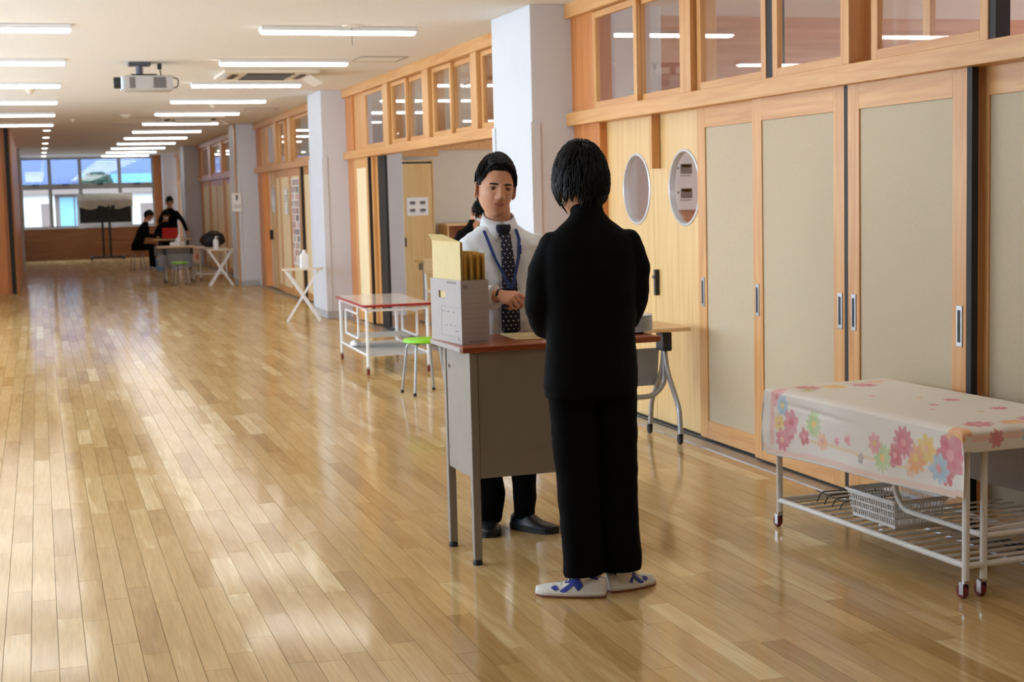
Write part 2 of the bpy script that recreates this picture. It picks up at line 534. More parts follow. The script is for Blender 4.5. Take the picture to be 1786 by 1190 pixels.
def oval_door(x, ya, yb, yc, word, zc=1.542, r=.232, z0=.018, z1=2.02):
    d = struct(nxt('door'), word)
    h = .018
    angs = [2*PI*i/48 for i in range(48)]
    for cy, cz in ((ya, z0), (yb, z0), (ya, z1), (yb, z1)): angs.append(math.atan2(cz-zc, cy-yc) % (2*PI))
    angs = sorted(angs)
    inn, out = [], []
    for a in angs:
        c, s = math.cos(a), math.sin(a)
        inn.append((yc+r*c, zc+r*s))
        t = min([q for q in (((yb if c > 0 else ya)-yc)/c if abs(c) > 1e-6 else 9e9, ((z1 if s > 0 else z0)-zc)/s if abs(s) > 1e-6 else 9e9)])
        out.append((yc+t*c, zc+t*s))
    rings = [[(x-h, a, b) for a, b in inn], [(x-h, a, b) for a, b in out], [(x+h, a, b) for a, b in out], [(x+h, a, b) for a, b in inn]]
    mb = MB(); mb.loft(rings+[rings[0]], False)
    mb.build('leaf', 'maple', d)
    prof = [(r+.002, -.026), (r+.008, -.023), (r+.008, -.018), (r-.002, -.018), (r-.004, .012), (r-.010, .012), (r-.010, -.002), (r-.008, -.024), (r-.004, -.027)]
    mb = MB()
    rings = [[(x+q, yc+p*math.cos(a), zc+p*math.sin(a)) for a in [2*PI*j/56 for j in range(56)]] for p, q in prof+[prof[0]]]
    mb.loft(rings, False)
    mb.build('porthole_ring', 'porthole_white', d, smooth=True)
    MB().lathe([(r-.006, .0), (r-.006, .005)], 40, (x, yc, zc), 'x').build('pane', 'pane_glass', d)
    return d

# bay beside the talking people
wall_right_bay(1, 2.0, 10.42, 'nearest run of doors')
od1 = oval_door(3.87, 9.075, 9.90, 9.365, 'pale wooden door with round porthole, nearer the grey column')
od2 = oval_door(3.87, 8.24, 9.071, 8.585, 'pale wooden door with round porthole showing a pinned sheet')
MB().box(3.822, 3.852, 9.005, 9.035, .845, 1.015).box(3.815, 3.852, 9.0, 9.045, .955, .975).build('pull_handle', 'black_plastic', od2, bevel=.004)
g = tag(MB().box(3.79, 3.85, 8.955, 8.995, 1.67, 2.012).build('door_guide_block', 'frame_wood', None, bevel=.004), 'orange wooden block hanging under the beam between porthole doors', 'block')
slider(3.835, 7.40, 8.32, 'beige cloth sliding panel next to the porthole door', handles=(8.257,), sa=.1, sb=.11)
slider(3.80, 6.53, 7.52, 'beige cloth sliding panel, second from the porthole doors', handles=(7.47, 6.57), sa=.105, sb=.11, rub=((6.512, .034),))
slider(3.80, 5.512, 6.495, 'beige cloth sliding panel standing behind the floral trolley', handles=(6.44, 5.557), sa=.105, sb=.105, rub=((5.495, .034),))
slider(3.87, 4.5, 5.56, 'shadowed beige sliding panel at the right edge, set back', handles=(4.55,))
slider(3.835, 3.45, 4.48, 'beige sliding panel beyond the right edge', handles=(3.5,))
slider(3.80, 2.2, 3.44, 'nearest beige sliding panel, out of the frame', handles=(2.3,))
sash(3.80, 9.17, 9.975, 'small wood framed transom window nearest the grey column')
sash(3.835, 8.39, 9.225, 'second transom window from the grey column')
mullion(8.245, 8.40, 'wooden mullion between second and third transom window')
sash(3.80, 7.352, 8.235, 'third transom window, above beige sliding panel')
t = struct(nxt('trim'), 'black rubber gap strip between the third and fourth transom windows')
MB().box(3.79, 3.86, 7.277, 7.350, TZ0, TZ1).build('gap_strip', 'black_rubber', t)
sash(3.80, 6.50, 7.275, 'fourth transom window, left of a thick mullion')
mullion(6.42, 6.50, 'wooden mullion between fourth and fifth transom window')
sash(3.87, 5.9, 6.40, 'set back transom sash behind the fifth window')
sash(3.80, 5.37, 6.28, 'fifth transom window, near the right edge')
t = struct(nxt('trim'), 'black rubber edge strip at the right end of the fifth transom window')
MB().box(3.79, 3.86, 5.325, 5.368, TZ0, TZ1).build('gap_strip', 'black_rubber', t)
sash(3.80, 2.2, 3.9, 'transom window beyond the right edge')

# bay with the open classroom
wall_right_bay(2, 11.38, 18.85, 'open doorway behind the two people')
slider(3.80, 17.62, 18.42, 'cream sliding panel parked at the far end of the open doorway', cloth='daylit_cloth', rub=((17.60, .035),))
slider(3.835, 17.50, 18.40, 'second parked sliding panel of the open doorway', cloth='daylit_cloth')
slider(3.87, 17.40, 18.38, 'rearmost parked sliding panel of the open doorway', cloth='daylit_cloth', rub=((17.20, .36),))
slider(3.87, 11.60, 12.3, 'parked sliding panel hidden by the near column', cloth='daylit_cloth')
t = struct(nxt('trim'), 'wooden infill board at the far end of the transom over the open doorway')
MB().box(3.80, 3.83, 17.72, 18.42, TZ0, TZ1).build('board', 'frame_wood', t)
sash(3.80, 16.66, 17.70, 'transom window beside the infill board over the open doorway')
mullion(16.30, 16.56, 'first wooden mullion over the open doorway')
sash(3.80, 15.58, 16.29, 'narrow far transom sash of the middle pair over the doorway')
sash(3.835, 14.88, 15.63, 'narrow near transom sash of the middle pair over the doorway')
mullion(14.50, 14.74, 'second wooden mullion over the open doorway')
sash(3.80, 13.77, 14.48, 'far transom sash of the nearer pair over the doorway')
sash(3.835, 13.05, 13.82, 'near transom sash of the nearer pair over the doorway')
mullion(12.78, 12.98, 'third wooden mullion over the open doorway, near the grey column')
sash(3.80, 11.60, 12.76, 'transom window next to the near grey column over the doorway')

# farther bays
wall_right_bay(3, 19.8, 27.05, 'bay with bright cream doors beyond the trolley')
far_door = oval_door(3.87, 25.0, 26.0, 25.6, 'pale wooden porthole door in the bay of bright cream doors')
MB().box(3.80, 3.852, 25.85, 25.9, .85, 1.02).build('pull_handle', 'black_plastic', far_door)
slider(3.835, 24.2, 25.2, 'bright cream sliding panel next to the far porthole door', cloth='daylit_cloth')
slider(3.80, 23.45, 24.5, 'bright cream sliding panel with a sheet taped on it', cloth='daylit_cloth')
slider(3.80, 22.45, 23.43, 'bright cream sliding panel covered by a colourful poster', cloth='daylit_cloth', rub=((22.40, .10),))
slider(3.835, 21.3, 22.45, 'cream sliding panel behind the small folding table', cloth='daylit_cloth')
slider(3.80, 20.0, 21.28, 'cream sliding panel hidden by the middle column', cloth='daylit_cloth')
t = struct(nxt('trim'), 'wooden infill board of the transom above the bright cream doors')
MB().box(3.80, 3.83, 25.85, 26.6, TZ0, TZ1).build('board', 'frame_wood', t)
sash(3.80, 24.90, 25.8, 'transom window beside the infill board above the cream doors')
mullion(24.45, 24.75, 'wooden mullion above the cream sliding doors')
sash(3.80, 23.85, 24.43, 'narrow far transom sash above the cream doors')
sash(3.835, 23.3, 23.9, 'narrow near transom sash above the cream doors')
mullion(23.02, 23.28, 'nearer wooden mullion above the cream sliding doors')
sash(3.80, 21.4, 23.0, 'wide transom window above the cream doors')
sash(3.835, 20.0, 21.4, 'transom window hidden by the middle column')

wall_right_bay(4, 28.0, 37.0, 'bay beside the distant table')
slider(3.80, 35.0, 36.4, 'distant cream sliding panel beside the farther column', cloth='daylit_cloth')
slider(3.835, 33.6, 35.0, 'distant cream sliding panel, second from the farther column', cloth='daylit_cloth')
slider(3.80, 32.2, 33.6, 'distant cream sliding panel, third from the farther column', cloth='daylit_cloth')
slider(3.835, 30.8, 32.2, 'distant cream sliding panel near the bag trolley', cloth='daylit_cloth')
slider(3.80, 28.2, 30.8, 'wide cream sliding panel behind the bag trolley', cloth='daylit_cloth')
sash(3.80, 34.6, 36.5, 'distant transom window beside the farther column')
mullion(34.2, 34.6, 'distant wooden mullion beyond the notice column')
sash(3.80, 32.4, 34.2, 'distant transom window, second from the farther column')
mullion(32.0, 32.4, 'second distant wooden mullion beyond the notice column')
sash(3.80, 30.0, 32.0, 'distant transom window, third from the farther column')
sash(3.80, 28.2, 29.9, 'transom window just behind the notice column')
wall_right_bay(5, 37.9, 43.3, 'last bay before the end windows')
slider(3.80, 41.0, 42.8, 'farthest wooden sliding panel near the end windows', cloth='frame_wood')
slider(3.835, 39.5, 41.0, 'farthest cream sliding panel behind the standing student', cloth='daylit_cloth')
slider(3.80, 38.1, 39.5, 'cream sliding panel just past the farther column', cloth='daylit_cloth')
sash(3.80, 41.6, 42.7, 'farthest transom window near the end windows')
mullion(41.2, 41.6, 'farthest wooden mullion of the right wall')
sash(3.80, 39.6, 41.2, 'transom window above the standing student')
sash(3.80, 38.1, 39.6, 'transom window just past the farther column')

# ------------------------------------------------------------------ rooms behind the doors
def room(n, y0, y1, word, wallmat, backmat='white_wall'):
    s = struct('wall_classroom_%d' % n, word)
    MB().box(4.5, 11.0, y1-.12, y1, 0, CEIL).build('far_partition', wallmat, s)
    MB().box(3.92, 11.0, y0, y0+.12, 0, CEIL).build('near_partition', backmat, s)
    fy0, fy1 = y0+.12, y1-.12
    MB().box(10.9, 11.05, fy0, fy1, 0, .9).box(10.9, 11.05, fy0, fy1, 2.55, CEIL).build('outer_wall', backmat, s)
    k = int((fy1-fy0)/1.9)
    for i in range(k+1):
        y = fy0+(fy1-fy0)*i/k
        MB().box(10.92, 11.0, max(fy0, y-.04), min(fy1, y+.04), .9, 2.55).build('window_post', 'window_frame', s)
        if i < k: MB().box(10.955, 10.961, y+.04, fy0+(fy1-fy0)*(i+1)/k-.04, .9, 2.55).build('pane', 'pane_glass', s)
    f = struct('floor_classroom_%d' % n, 'wooden floor inside the ' + word.split(' of ')[-1])
    k = int((fy1-fy0)/.45)
    for i in range(k):
        MB().box(3.955, 10.9, fy0+(fy1-fy0)*i/k+.001, fy0+(fy1-fy0)*(i+1)/k-.001, -.03, .001).build('floor_strip', 'table_floor', f)
pm('table_floor', (186, 140, 84), .3, var=.12, scale=3, stretch=(1, 14, 1))
room(1, 1.8, 11.1, 'wood clad partition walls of the near classroom', 'room_wood', 'room_wood')
room(2, 11.1, 19.6, 'cream partition walls of the open classroom', 'room_wall')
room(3, 19.6, 28.4, 'partition walls of the third classroom', 'room_wall')
room(4, 28.4, 44.0, 'partition walls of the farthest classroom', 'room_wall')
t = struct(nxt('trim'), 'orange wooden post and beam beside the tall locker')
MB().box(4.36, 4.46, 18.9, 19.0, 0, 2.12).build('post', 'frame_wood', t)
MB().box(4.30, 5.05, 19.05, 19.15, 2.05, 2.26).build('beam', 'frame_wood_across', t)
t = struct(nxt('trim'), 'orange wooden rail along the cream wall of the open classroom')
MB().box(4.5, 9.0, 19.42, 19.48, 2.14, 2.30).build('picture_rail', 'frame_wood_across', t)

# ------------------------------------------------------------------ left side: wide windows, then a wooden wall
wl = struct('wall_left', 'white left wall of the hallway below and above its windows')
MB().box(HALL_L-.2, HALL_L, HALL_NEAR, 5.0, 0, CEIL).build('solid_part', 'white_wall', wl)
MB().box(HALL_L-.2, HALL_L, 21.5, 27.6, 0, CEIL).build('solid_part', 'frame_wood', wl)
MB().box(HALL_L-.2, HALL_L, 5.0, 21.5, 0, .7).build('sill_part', 'white_wall', wl)
MB().box(HALL_L-.2, HALL_L, 5.0, 21.5, 2.7, CEIL).build('header_part', 'white_wall', wl)
for i in range(8):
    ya = 5.0+i*16.5/8; yb = ya+16.5/8
    w = struct(nxt('window'), 'tall left hallway window, ' + ['nearest', 'second', 'third', 'fourth', 'fifth', 'sixth', 'seventh', 'farthest'][i] + ' from the camera')
    MB().box(-3.15, -3.05, ya, ya+.05, .7, 2.7).box(-3.15, -3.05, yb-.05, yb, .7, 2.7).box(-3.15, -3.05, ya+.05, yb-.05, .7, .76).box(-3.15, -3.05, ya+.05, yb-.05, 2.64, 2.7).box(-3.14, -3.06, (ya+yb)/2-.025, (ya+yb)/2+.025, .76, 2.64).build('frame', 'window_frame', w)
    MB().box(-3.103, -3.097, ya+.05, (ya+yb)/2-.025, .76, 2.64).build('pane', 'pane_glass', w)
    MB().box(-3.103, -3.097, (ya+yb)/2+.025, yb-.05, .76, 2.64).build('pane', 'pane_glass', w)
pl = bpy.data.lights.new('left_window_portal', 'AREA'); pl.shape = 'RECTANGLE'; pl.size = 2.0; pl.size_y = 16.5
pl.cycles.is_portal = True
po = link(bpy.data.objects.new('left_window_portal', pl)); po.location = (-2.99, 13.25, 1.7); po.rotation_euler = (0, -PI/2, 0)
for ya, yb in ((1.92, 10.98), (11.22, 19.48), (19.72, 28.28), (28.52, 43.88)):
    pl = bpy.data.lights.new('classroom_window_portal', 'AREA'); pl.shape = 'RECTANGLE'; pl.size = 1.65; pl.size_y = yb-ya
    pl.cycles.is_portal = True
    po = link(bpy.data.objects.new('classroom_window_portal', pl)); po.location = (10.89, (ya+yb)/2, 1.725); po.rotation_euler = (0, PI/2, 0)
pl = bpy.data.lights.new('end_window_portal', 'AREA'); pl.shape = 'RECTANGLE'; pl.size = 3.6; pl.size_y = 1.9
pl.cycles.is_portal = True
po = link(bpy.data.objects.new('end_window_portal', pl)); po.location = (1.4, 43.88, 1.88); po.rotation_euler = (-PI/2, 0, 0)

w2 = struct('wall_left_far', 'orange wooden wall narrowing the hallway on the far left')
for i in range(7):
    xa = -3.0+i*.36
    MB().box(xa+.002, min(xa+.358, -.56), 27.6, 27.66, 0, CEIL).build('board', 'amber_wood', w2)
MB().box(-3.0, -.56, 27.66, 27.8, 0, CEIL).build('backing', 'dark_wood', w2)
MB().box(-.56, -.50, 27.62, 27.8, 0, CEIL).build('reveal', 'dark_wood', w2)
MB().box(-.50, -.43, 27.6, 27.8, 0, CEIL).build('dark_post', 'black_rubber', w2)
for i in range(8):
    MB().box(-.6, -.40, 27.8+i*1.15+.004, 27.8+(i+1)*1.15-.004, 0, CEIL).build('board', 'amber_wood', w2)
MB().box(-.6, -.34, 37.0, 37.2, 0, CEIL).build('pale_post', 'column_paint', w2)
MB().box(-.6, -.42, 37.2, 44.0, 0, CEIL).build('end_wall', 'white_wall', w2)
MB().box(-.4, -.375, 30.1, 30.22, 1.95, 2.1).build('switch_plate', 'aluminium', w2)

# behind the camera
wb = struct('wall_back', 'wood clad wall closing the hallway behind the viewer')
MB().box(HALL_L, 4.0, HALL_NEAR-.2, HALL_NEAR, 0, CEIL).build('back_wall_face', 'wainscot_wood', wb)
MB().box(3.76, 4.0, HALL_NEAR, 2.0, 0, CEIL).build('side_wall_face', 'wainscot_wood', wb)

# ------------------------------------------------------------------ far end: wainscot, windows, building outside
we = struct('wall_far', 'brown wooden wainscot wall under the far end windows')
for i in range(6):
    MB().box(-.42, 3.45, HALL_FAR-.06, HALL_FAR, i*.147+.001, (i+1)*.147-.001).build('wainscot_board', 'wainscot_wood', we)
MB().box(-.42, 3.75, HALL_FAR, HALL_FAR+.2, 0, .882).build('low_wall', 'white_wall', we)
MB().box(-.42, 3.45, HALL_FAR-.1, HALL_FAR+.16, .882, .905).build('sill_board', 'white_metal', we)
MB().box(3.2, 3.42, HALL_FAR-.12, HALL_FAR+.1, 0, CEIL).build('wood_post', 'dark_wood', we)
MB().box(3.42, 3.95, HALL_FAR-.5, HALL_FAR+.2, 0, CEIL).build('end_column', 'column_paint', we)
ex = [-.42, .36, 1.18, 2.26, 3.2]
for i in range(4):
    w = struct(nxt('window'), ['leftmost', 'second', 'third', 'rightmost'][i]+' tall end window at the far end of the hallway')
    a, b = ex[i], ex[i+1]; y = HALL_FAR+.06
    mb = MB().box(a, a+.05, y-.05, y+.05, .905, 2.86).box(b-.05, b, y-.05, y+.05, .905, 2.86)
    mb.box(a+.05, b-.05, y-.05, y+.05, 2.81, 2.86).box(a+.05, b-.05, y-.05, y+.05, .905, .95).box(a+.05, b-.05, y-.05, y+.05, 1.98, 2.13)
    mb.build('frame', 'window_frame', w)
    MB().box(a+.05, b-.05, y-.003, y+.003, .95, 1.98).build('pane', 'pane_glass', w)
    MB().box(a+.05, b-.05, y-.003, y+.003, 2.13, 2.81).build('pane', 'blue_glass', w)
    MB().box((a+b)/2-.09, (a+b)/2+.09, y-.09, y-.05, 2.09, 2.13).build('latch', 'black_plastic', w)
t = struct(nxt('trim'), 'white strip closing the gap above the end windows')
MB().box(-.42, 3.42, HALL_FAR, HALL_FAR+.2, 2.86, CEIL).build('strip', 'white_wall', t)

pm('outside_white', (184, 184, 182), .7, var=.02)
pm('outside_slate', (88, 96, 126), .7, var=.03)
pm('outside_brown', (104, 92, 86), .8, var=.04)
pm('outside_ground', (120, 118, 114), .9, var=.04)
pm('outside_teal', (96, 140, 160), .5, var=.04)
pm('leaf_green', (40, 58, 36), .7, var=.2)
tag(MB().box(-14, 18, 44.3, 75, -.2, -.05).build('courtyard_paving', 'outside_ground'), 'pale paving outside the end windows', 'paving', kind='structure')
b = thing('outside_building', 'white building with openings seen through the end windows', 'building', (0, 52, 0))
MB().box(-6, .55, 0, .3, 0, 1.9).build('wall', 'outside_white', b)
MB().box(1.75, 8, 0, .3, 0, 1.95).build('wall', 'outside_white', b)
MB().box(.55, 1.75, .1, .3, 0, 1.9).build('door_recess', 'outside_brown', b)
MB().box(.7, 1.15, .06, .1, .55, 1.8).build('door_pane', 'outside_teal', b)
MB().box(1.2, 1.65, .06, .1, .55, 1.8).build('door_pane', 'outside_teal', b)
MB().box(.1, .45, -.02, 0, .5, 1.6).build('opening', 'outside_brown', b)
MB().box(3.3, 4.6, -.02, 0, .4, 1.55).build('opening', 'outside_brown', b)
MB().box(-6, 8, -.25, .3, 1.9, 2.15).build('fascia', 'outside_brown', b)
for i in range(12):
    MB().box(-9, 14, 6+i*.02, 6.4, 2.0+i*.5, 2.0+(i+1)*.5).build('siding_board', 'outside_slate', b)
MB().box(1.5, 9, 5.3, 5.9, 2.25, 2.65).build('canopy', 'outside_teal', b)
t = thing('round_bush', 'rounded green bush outside the third end window', 'bush', (2.1, 56.6, 0))
mb = MB(); rb = random.Random(3)
for i in range(420):
    d = Vector((rb.gauss(0, 1), rb.gauss(0, 1), rb.gauss(0, 1))).normalized()
    p = Vector((d.x*.55, d.y*.4, 2.25+d.z*.45)); s = rb.uniform(.06, .12)
    mb.obox(p, (s, s*.2, s*1.4), Matrix.Rotation(rb.uniform(0, 6), 3, 'Z') @ Matrix.Rotation(rb.uniform(-1, 1), 3, 'X'))
mb.build('foliage', 'leaf_green', t)
MB().tube([(0, 0, -.05), (0, 0, 1.2), (.05, 0, 2.2)], [.07, .06, .04], 8).build('stem', 'dark_wood', t)
# ------------------------------------------------------------------ ceiling lamps
lamp_proto = None
def ceiling_lamp(x0, y, label):
    global lamp_proto
    if lamp_proto is None:
        t = thing('ceiling_lamp', label, 'lamp', (x0, y, CEIL), 0, 'tube lamps in rows on the hallway ceiling')
        MB().box(-.006, 1.256, -.085, .085, -.034, -.001).build('base_plate', 'white_metal', t, bevel=.003)
        rings = []
        for x, k in ((0, .6), (.008, .95), (.02, 1), (1.23, 1), (1.242, .95), (1.25, .6)):
            rings.append([(x, .07*k*math.cos(a), -.0345-.024*k*math.sin(a)) for a in [PI*j/10 for j in range(11)]])
        MB().loft(rings, True, True).build('tube_diffuser', 'lamp_tube', t, smooth=True)
        lamp_proto = t
        return t
    c = copy_tree(lamp_proto)
    c.location = (x0, y, CEIL)
    tag(c, label)
    return c
ordinal = ['first', 'second', 'third', 'fourth', 'fifth', 'sixth', 'seventh', 'eighth', 'ninth', 'tenth', 'eleventh', 'twelfth']
for k in range(-3, 12):
    y = 12.0+2.795*k
    ceiling_lamp(1.755, y, ('%s lit tube lamp of the full right row, counted from the top edge' % ordinal[k]) if k >= 0 else 'lit tube lamp of the right row out of frame overhead, %s behind the topmost visible' % ordinal[-k-1])
for k in range(-3, 6):
    y = 12.0+2.795*k
    ceiling_lamp(-.94, y, ('%s lit tube lamp of the cut-off left row, counted from the top edge' % ordinal[k]) if k >= 0 else 'lit tube lamp of the left row out of frame overhead, %s behind the topmost visible' % ordinal[-k-1])
room_words = {1: 'near classroom behind the cloth panels', 2: 'open classroom', 3: 'third classroom'}
for n, ys in ((1, (2.7, 3.7, 4.5)), (2, (12.1, 13.1)), (3, (20.6, 21.6))):  # added lamps, placed out of view to brighten the classrooms
    for i, y in enumerate(ys):
        for j, x in enumerate((5.2, 8.0)):
            ceiling_lamp(x, y, 'added tube lamp brightening the %s, %s row, %s side' % (room_words[n], ordinal[i], ('hall', 'window')[j]))
for k in range(6):
    t = thing('ceiling_downlight', 'small lit round downlight at the far left, %s from the camera' % ordinal[k], 'downlight', (.228, 28.4+2.92*k, CEIL), 0, 'round downlights over the far end')
    MB().lathe([(.085, 0), (.085, -.010), (.065, -.012), (.065, 0)], 24).build('trim_ring', 'white_metal', t, smooth=True)
    MB().lathe([(.063, -.002), (.063, -.012), (.045, -.02)], 24).build('lens', 'downlight_lens', t, smooth=True)

# ------------------------------------------------------------------ other ceiling fittings
def air_conditioner(x, y, label, wings=(1, 3)):
    t = thing('ceiling_air_conditioner', label, 'air conditioner', (x, y, CEIL), 0, 'ceiling air conditioners')
    MB().box(-.5, .5, -.5, .5, -.035, -.001).build('panel', 'ceiling_white', t, bevel=.006)
    MB().box(-.24, .24, -.24, .24, -.042, -.03).build('intake_grille', 'vent_dark', t)
    for i in range(9):
        MB().box(-.24, .24, -.22+i*.054, -.205+i*.054, -.047, -.041).build('grille_slat', 'print_grey', t)
    for k in range(4):
        R = Matrix.Rotation(k*PI/2, 3, 'Z')
        mb = MB(); mb.obox(R @ Vector((0, -.36, -.04)), (.5, .06, .012), R) ; mb.build('air_slot', 'vent_dark', t)
        if k not in wings: continue
        mb = MB(); mb.obox(R @ Vector((0, -.50, -.085)), (.56, .16, .008), R @ Matrix.Rotation(.55, 3, 'X')); mb.build('wind_deflector', 'ceiling_white', t, bevel=.002)
        MB().tube([R @ Vector((-.2, -.45, -.035)), R @ Vector((-.2, -.5, -.085))], .005, 6).build('deflector_arm', 'white_metal', t)
        MB().tube([R @ Vector((.2, -.45, -.035)), R @ Vector((.2, -.5, -.085))], .005, 6).build('deflector_arm', 'white_metal', t)
pm('ceiling_white', (222, 212, 196), .6, var=.02)
pm('vent_dark', (86, 78, 72), .7, var=.05)
air_conditioner(2.42, 16.3, 'square ceiling air conditioner with deflectors, the nearer one')
air_conditioner(2.42, 24.75, 'square ceiling air conditioner with deflectors, the farther one', (0, 1, 3))

def hatch(x0, x1, y0, y1, label):
    t = thing('ceiling_hatch', label, 'hatch', (0, 0, CEIL))
    MB().box(x0+.02, x1-.02, y0+.02, y1-.02, -.006, -.001).build('hatch_door', 'ceiling_board', t)
    MB().box(x0, x1, y0, y0+.014, -.008, -.001).box(x0, x1, y1-.014, y1, -.008, -.001).box(x0, x0+.014, y0+.014, y1-.014, -.008, -.001).box(x1-.014, x1, y0+.014, y1-.014, -.008, -.001).build('hatch_frame', 'aluminium', t)
hatch(3.06, 3.53, 14.38, 14.88, 'thin framed ceiling hatch near the big grey column')
hatch(3.04, 3.51, 22.4, 22.9, 'thin framed ceiling hatch above the middle column')
hatch(1.3, 1.62, 26.6, 27.1, 'thin framed ceiling hatch far down the hallway')
def detector(x, y, label, r=.055):
    t = thing('smoke_detector', label, 'detector', (x, y, CEIL), 0, 'smoke detectors on the ceiling')
    MB().lathe([(r, -.001), (r, -.014), (r*.8, -.024), (r*.45, -.05), (.005, -.053)], 20).build('housing', 'ceiling_white', t, smooth=True)
    MB().lathe([(r*1.25, -.001), (r*1.25, -.006)], 20).build('mount_plate', 'ceiling_white', t)
detector(2.434, 21.5, 'smoke detector under the right lamp row')
detector(-.015, 18.56, 'smoke detector at the left under a lamp')
detector(1.37, 23.84, 'flat smoke detector far along the ceiling', .09)
detector(.6, 24.9, 'tiny detector left of the far lamps', .04)
t = thing('ceiling_rose', 'round beige ceiling rose with a pull cord above the first lamp', 'ceiling rose', (2.449, 11.82, CEIL))
MB().lathe([(.075, -.001), (.072, -.01), (.02, -.014)], 24).build('disc', 'ceiling_white', t, smooth=True)
MB().tube([(0, 0, -.012), (0, 0, -.16)], .003, 6).build('cord', 'print_grey', t)

# ------------------------------------------------------------------ ceiling projector
t = thing('ceiling_projector', 'silver grey projector with black lens hanging from the ceiling', 'projector', (1.06, 15.1, CEIL))
pm('projector_grey', (186, 184, 182), .45, var=.03)
pm('projector_light', (214, 226, 236), .4, var=.02)
mb = MB()
rings = []
for x, k in ((-.2, .86), (-.17, 1), (.24, 1), (.255, .94)):
    rings.append([(x, a, -.205+b*k) for a, b in rrect(-.17, .17, -.072, .072, .02)])
mb.loft(rings).build('housing', 'projector_grey', t, smooth=True, sharp=35)
MB().obox((-.214, 0, -.2), (.03, .3, .12)).build('front_panel', 'projector_light', t, bevel=.008)
MB().lathe([(.052, -.295), (.056, -.29), (.056, -.228)], 28, (0, 0, -.195), 'x').build('lens_barrel', 'black_plastic', t, smooth=True)
for xa, n, w in ((-.155, 7, .055), (.07, 9, .12)):
    for i in range(n):
        MB().box(xa, xa+w, -.173, -.169, -.255+i*.105/n, -.255+(i+.65)*.105/n).build('vent_slat', 'vent_dark', t)
pm('projector_mount', (96, 96, 106), .4, .6, var=.05)
MB().box(-.15, .06, -.1, .1, -.032, -.001).build('ceiling_plate', 'projector_mount', t, bevel=.004)
MB().tube([(-.045, 0, -.03), (-.045, 0, -.12)], .035, 14).build('mount_pole', 'projector_mount', t, smooth=True)
MB().box(-.13, .11, -.12, .12, -.137, -.118).build('mount_bracket', 'black_plastic', t, bevel=.003)
MB().tube([(.15, .05, -.005), (.15, .05, -.06)], .022, 12).build('cable_socket', 'black_plastic', t)
MB().tube(fillet([(.15, .05, -.05), (.16, .05, -.1), (.16, 0, -.14)], .03), .006, 8).build('cable', 'black_rubber', t, smooth=True)
MB().tube(fillet([(.25, -.05, -.145), (.32, -.05, -.16), (.31, -.05, -.24), (.25, -.05, -.25)], .05), .006, 8).build('cable', 'black_rubber', t, smooth=True)

# ------------------------------------------------------------------ shared furniture pieces
def caster(parent, x, y, r=.026, wheel='red_wheel', fork='chrome', ztop=.075, dx=.02, name='caster'):
    mb = MB()
    mb.lathe([(.013, ztop), (.015, ztop-.004), (.015, ztop-.014), (.01, ztop-.016)], 12, (x, y, 0))
    for s in (-1, 1):
        mb.obox((x+s*.0125, y+dx*.5, r+.014), (.002, .024, ztop-r-.002))
    o = mb.build(name, fork, parent)
    MB().lathe([(r*.55, -.009), (r*.93, -.009), (r, -.006), (r, .006), (r*.93, .009), (r*.55, .009)], 20, (x, y+dx, r), 'x').build('wheel', wheel, o, smooth=True)
    return o

# ------------------------------------------------------------------ teacher's desk
DZ = .914
desk = thing('teacher_desk', 'grey steel teacher desk with a brown wooden top between the two people', 'desk', (1.665, 5.85, 0), math.radians(1.0))
MB().prism(rrect(-.055, .835, -.035, .445, .012, 3), DZ-.026, DZ).build('desktop', 'desk_wood', desk, bevel=.006)
for x, y in ((0, 0), (0, .36), (.70, 0), (.70, .36)):
    l = MB().box(x-.017, x+.017, y-.017, y+.017, .022, DZ-.027).build('leg', 'grey_metal', desk, bevel=.003)
    MB().lathe([(.021, 0), (.021, .014), (.013, .024)], 14, (x, y, 0)).build('foot_cap', 'black_rubber', l, smooth=True)
MB().box(-.0575, -.055, -.02, .43, DZ-.022, DZ-.004).build('edge_strip', 'aluminium', desk)
MB().box(.019, .681, -.012, .004, .362, DZ-.027).build('front_panel', 'grey_metal', desk, bevel=.002)
MB().box(-.012, .004, .019, .341, .362, DZ-.027).build('side_panel', 'grey_metal', desk, bevel=.002)
MB().box(.696, .712, .019, .341, .362, DZ-.027).build('side_panel', 'grey_metal', desk, bevel=.002)
MB().box(.019, .681, .02, .34, .70, .712).build('inner_shelf', 'grey_metal', desk)
MB().lathe([(.008, -.02), (.008, -.012)], 12, (0, .30, DZ-.11), 'x').build('lock_stud', 'chrome', desk)

# ------------------------------------------------------------------ file box with envelopes on the desk
pm('carton_grey', (176, 168, 166), .75, var=.03, scale=30)
pm('carton_print', (140, 132, 132), .8, var=.03)
pm('manila', (214, 182, 104), .7, var=.04)
pm('manila_bright', (214, 194, 140), .7, var=.03)
pm('manila_deep', (212, 164, 66), .7, var=.05)
BL, BW, BH = .34, .125, .265
fb = thing('file_box', 'open grey cardboard file box full of yellow envelopes on the desk', 'file box', (1.642, 5.912, DZ+.0005), math.radians(7))
mb = MB().box(0, BW, 0, .004, 0, BH).box(0, BW, BL-.004, BL, 0, BH).box(BW-.004, BW, .004, BL-.004, 0, BH).box(.004, BW-.004, .004, BL-.004, 0, .004)
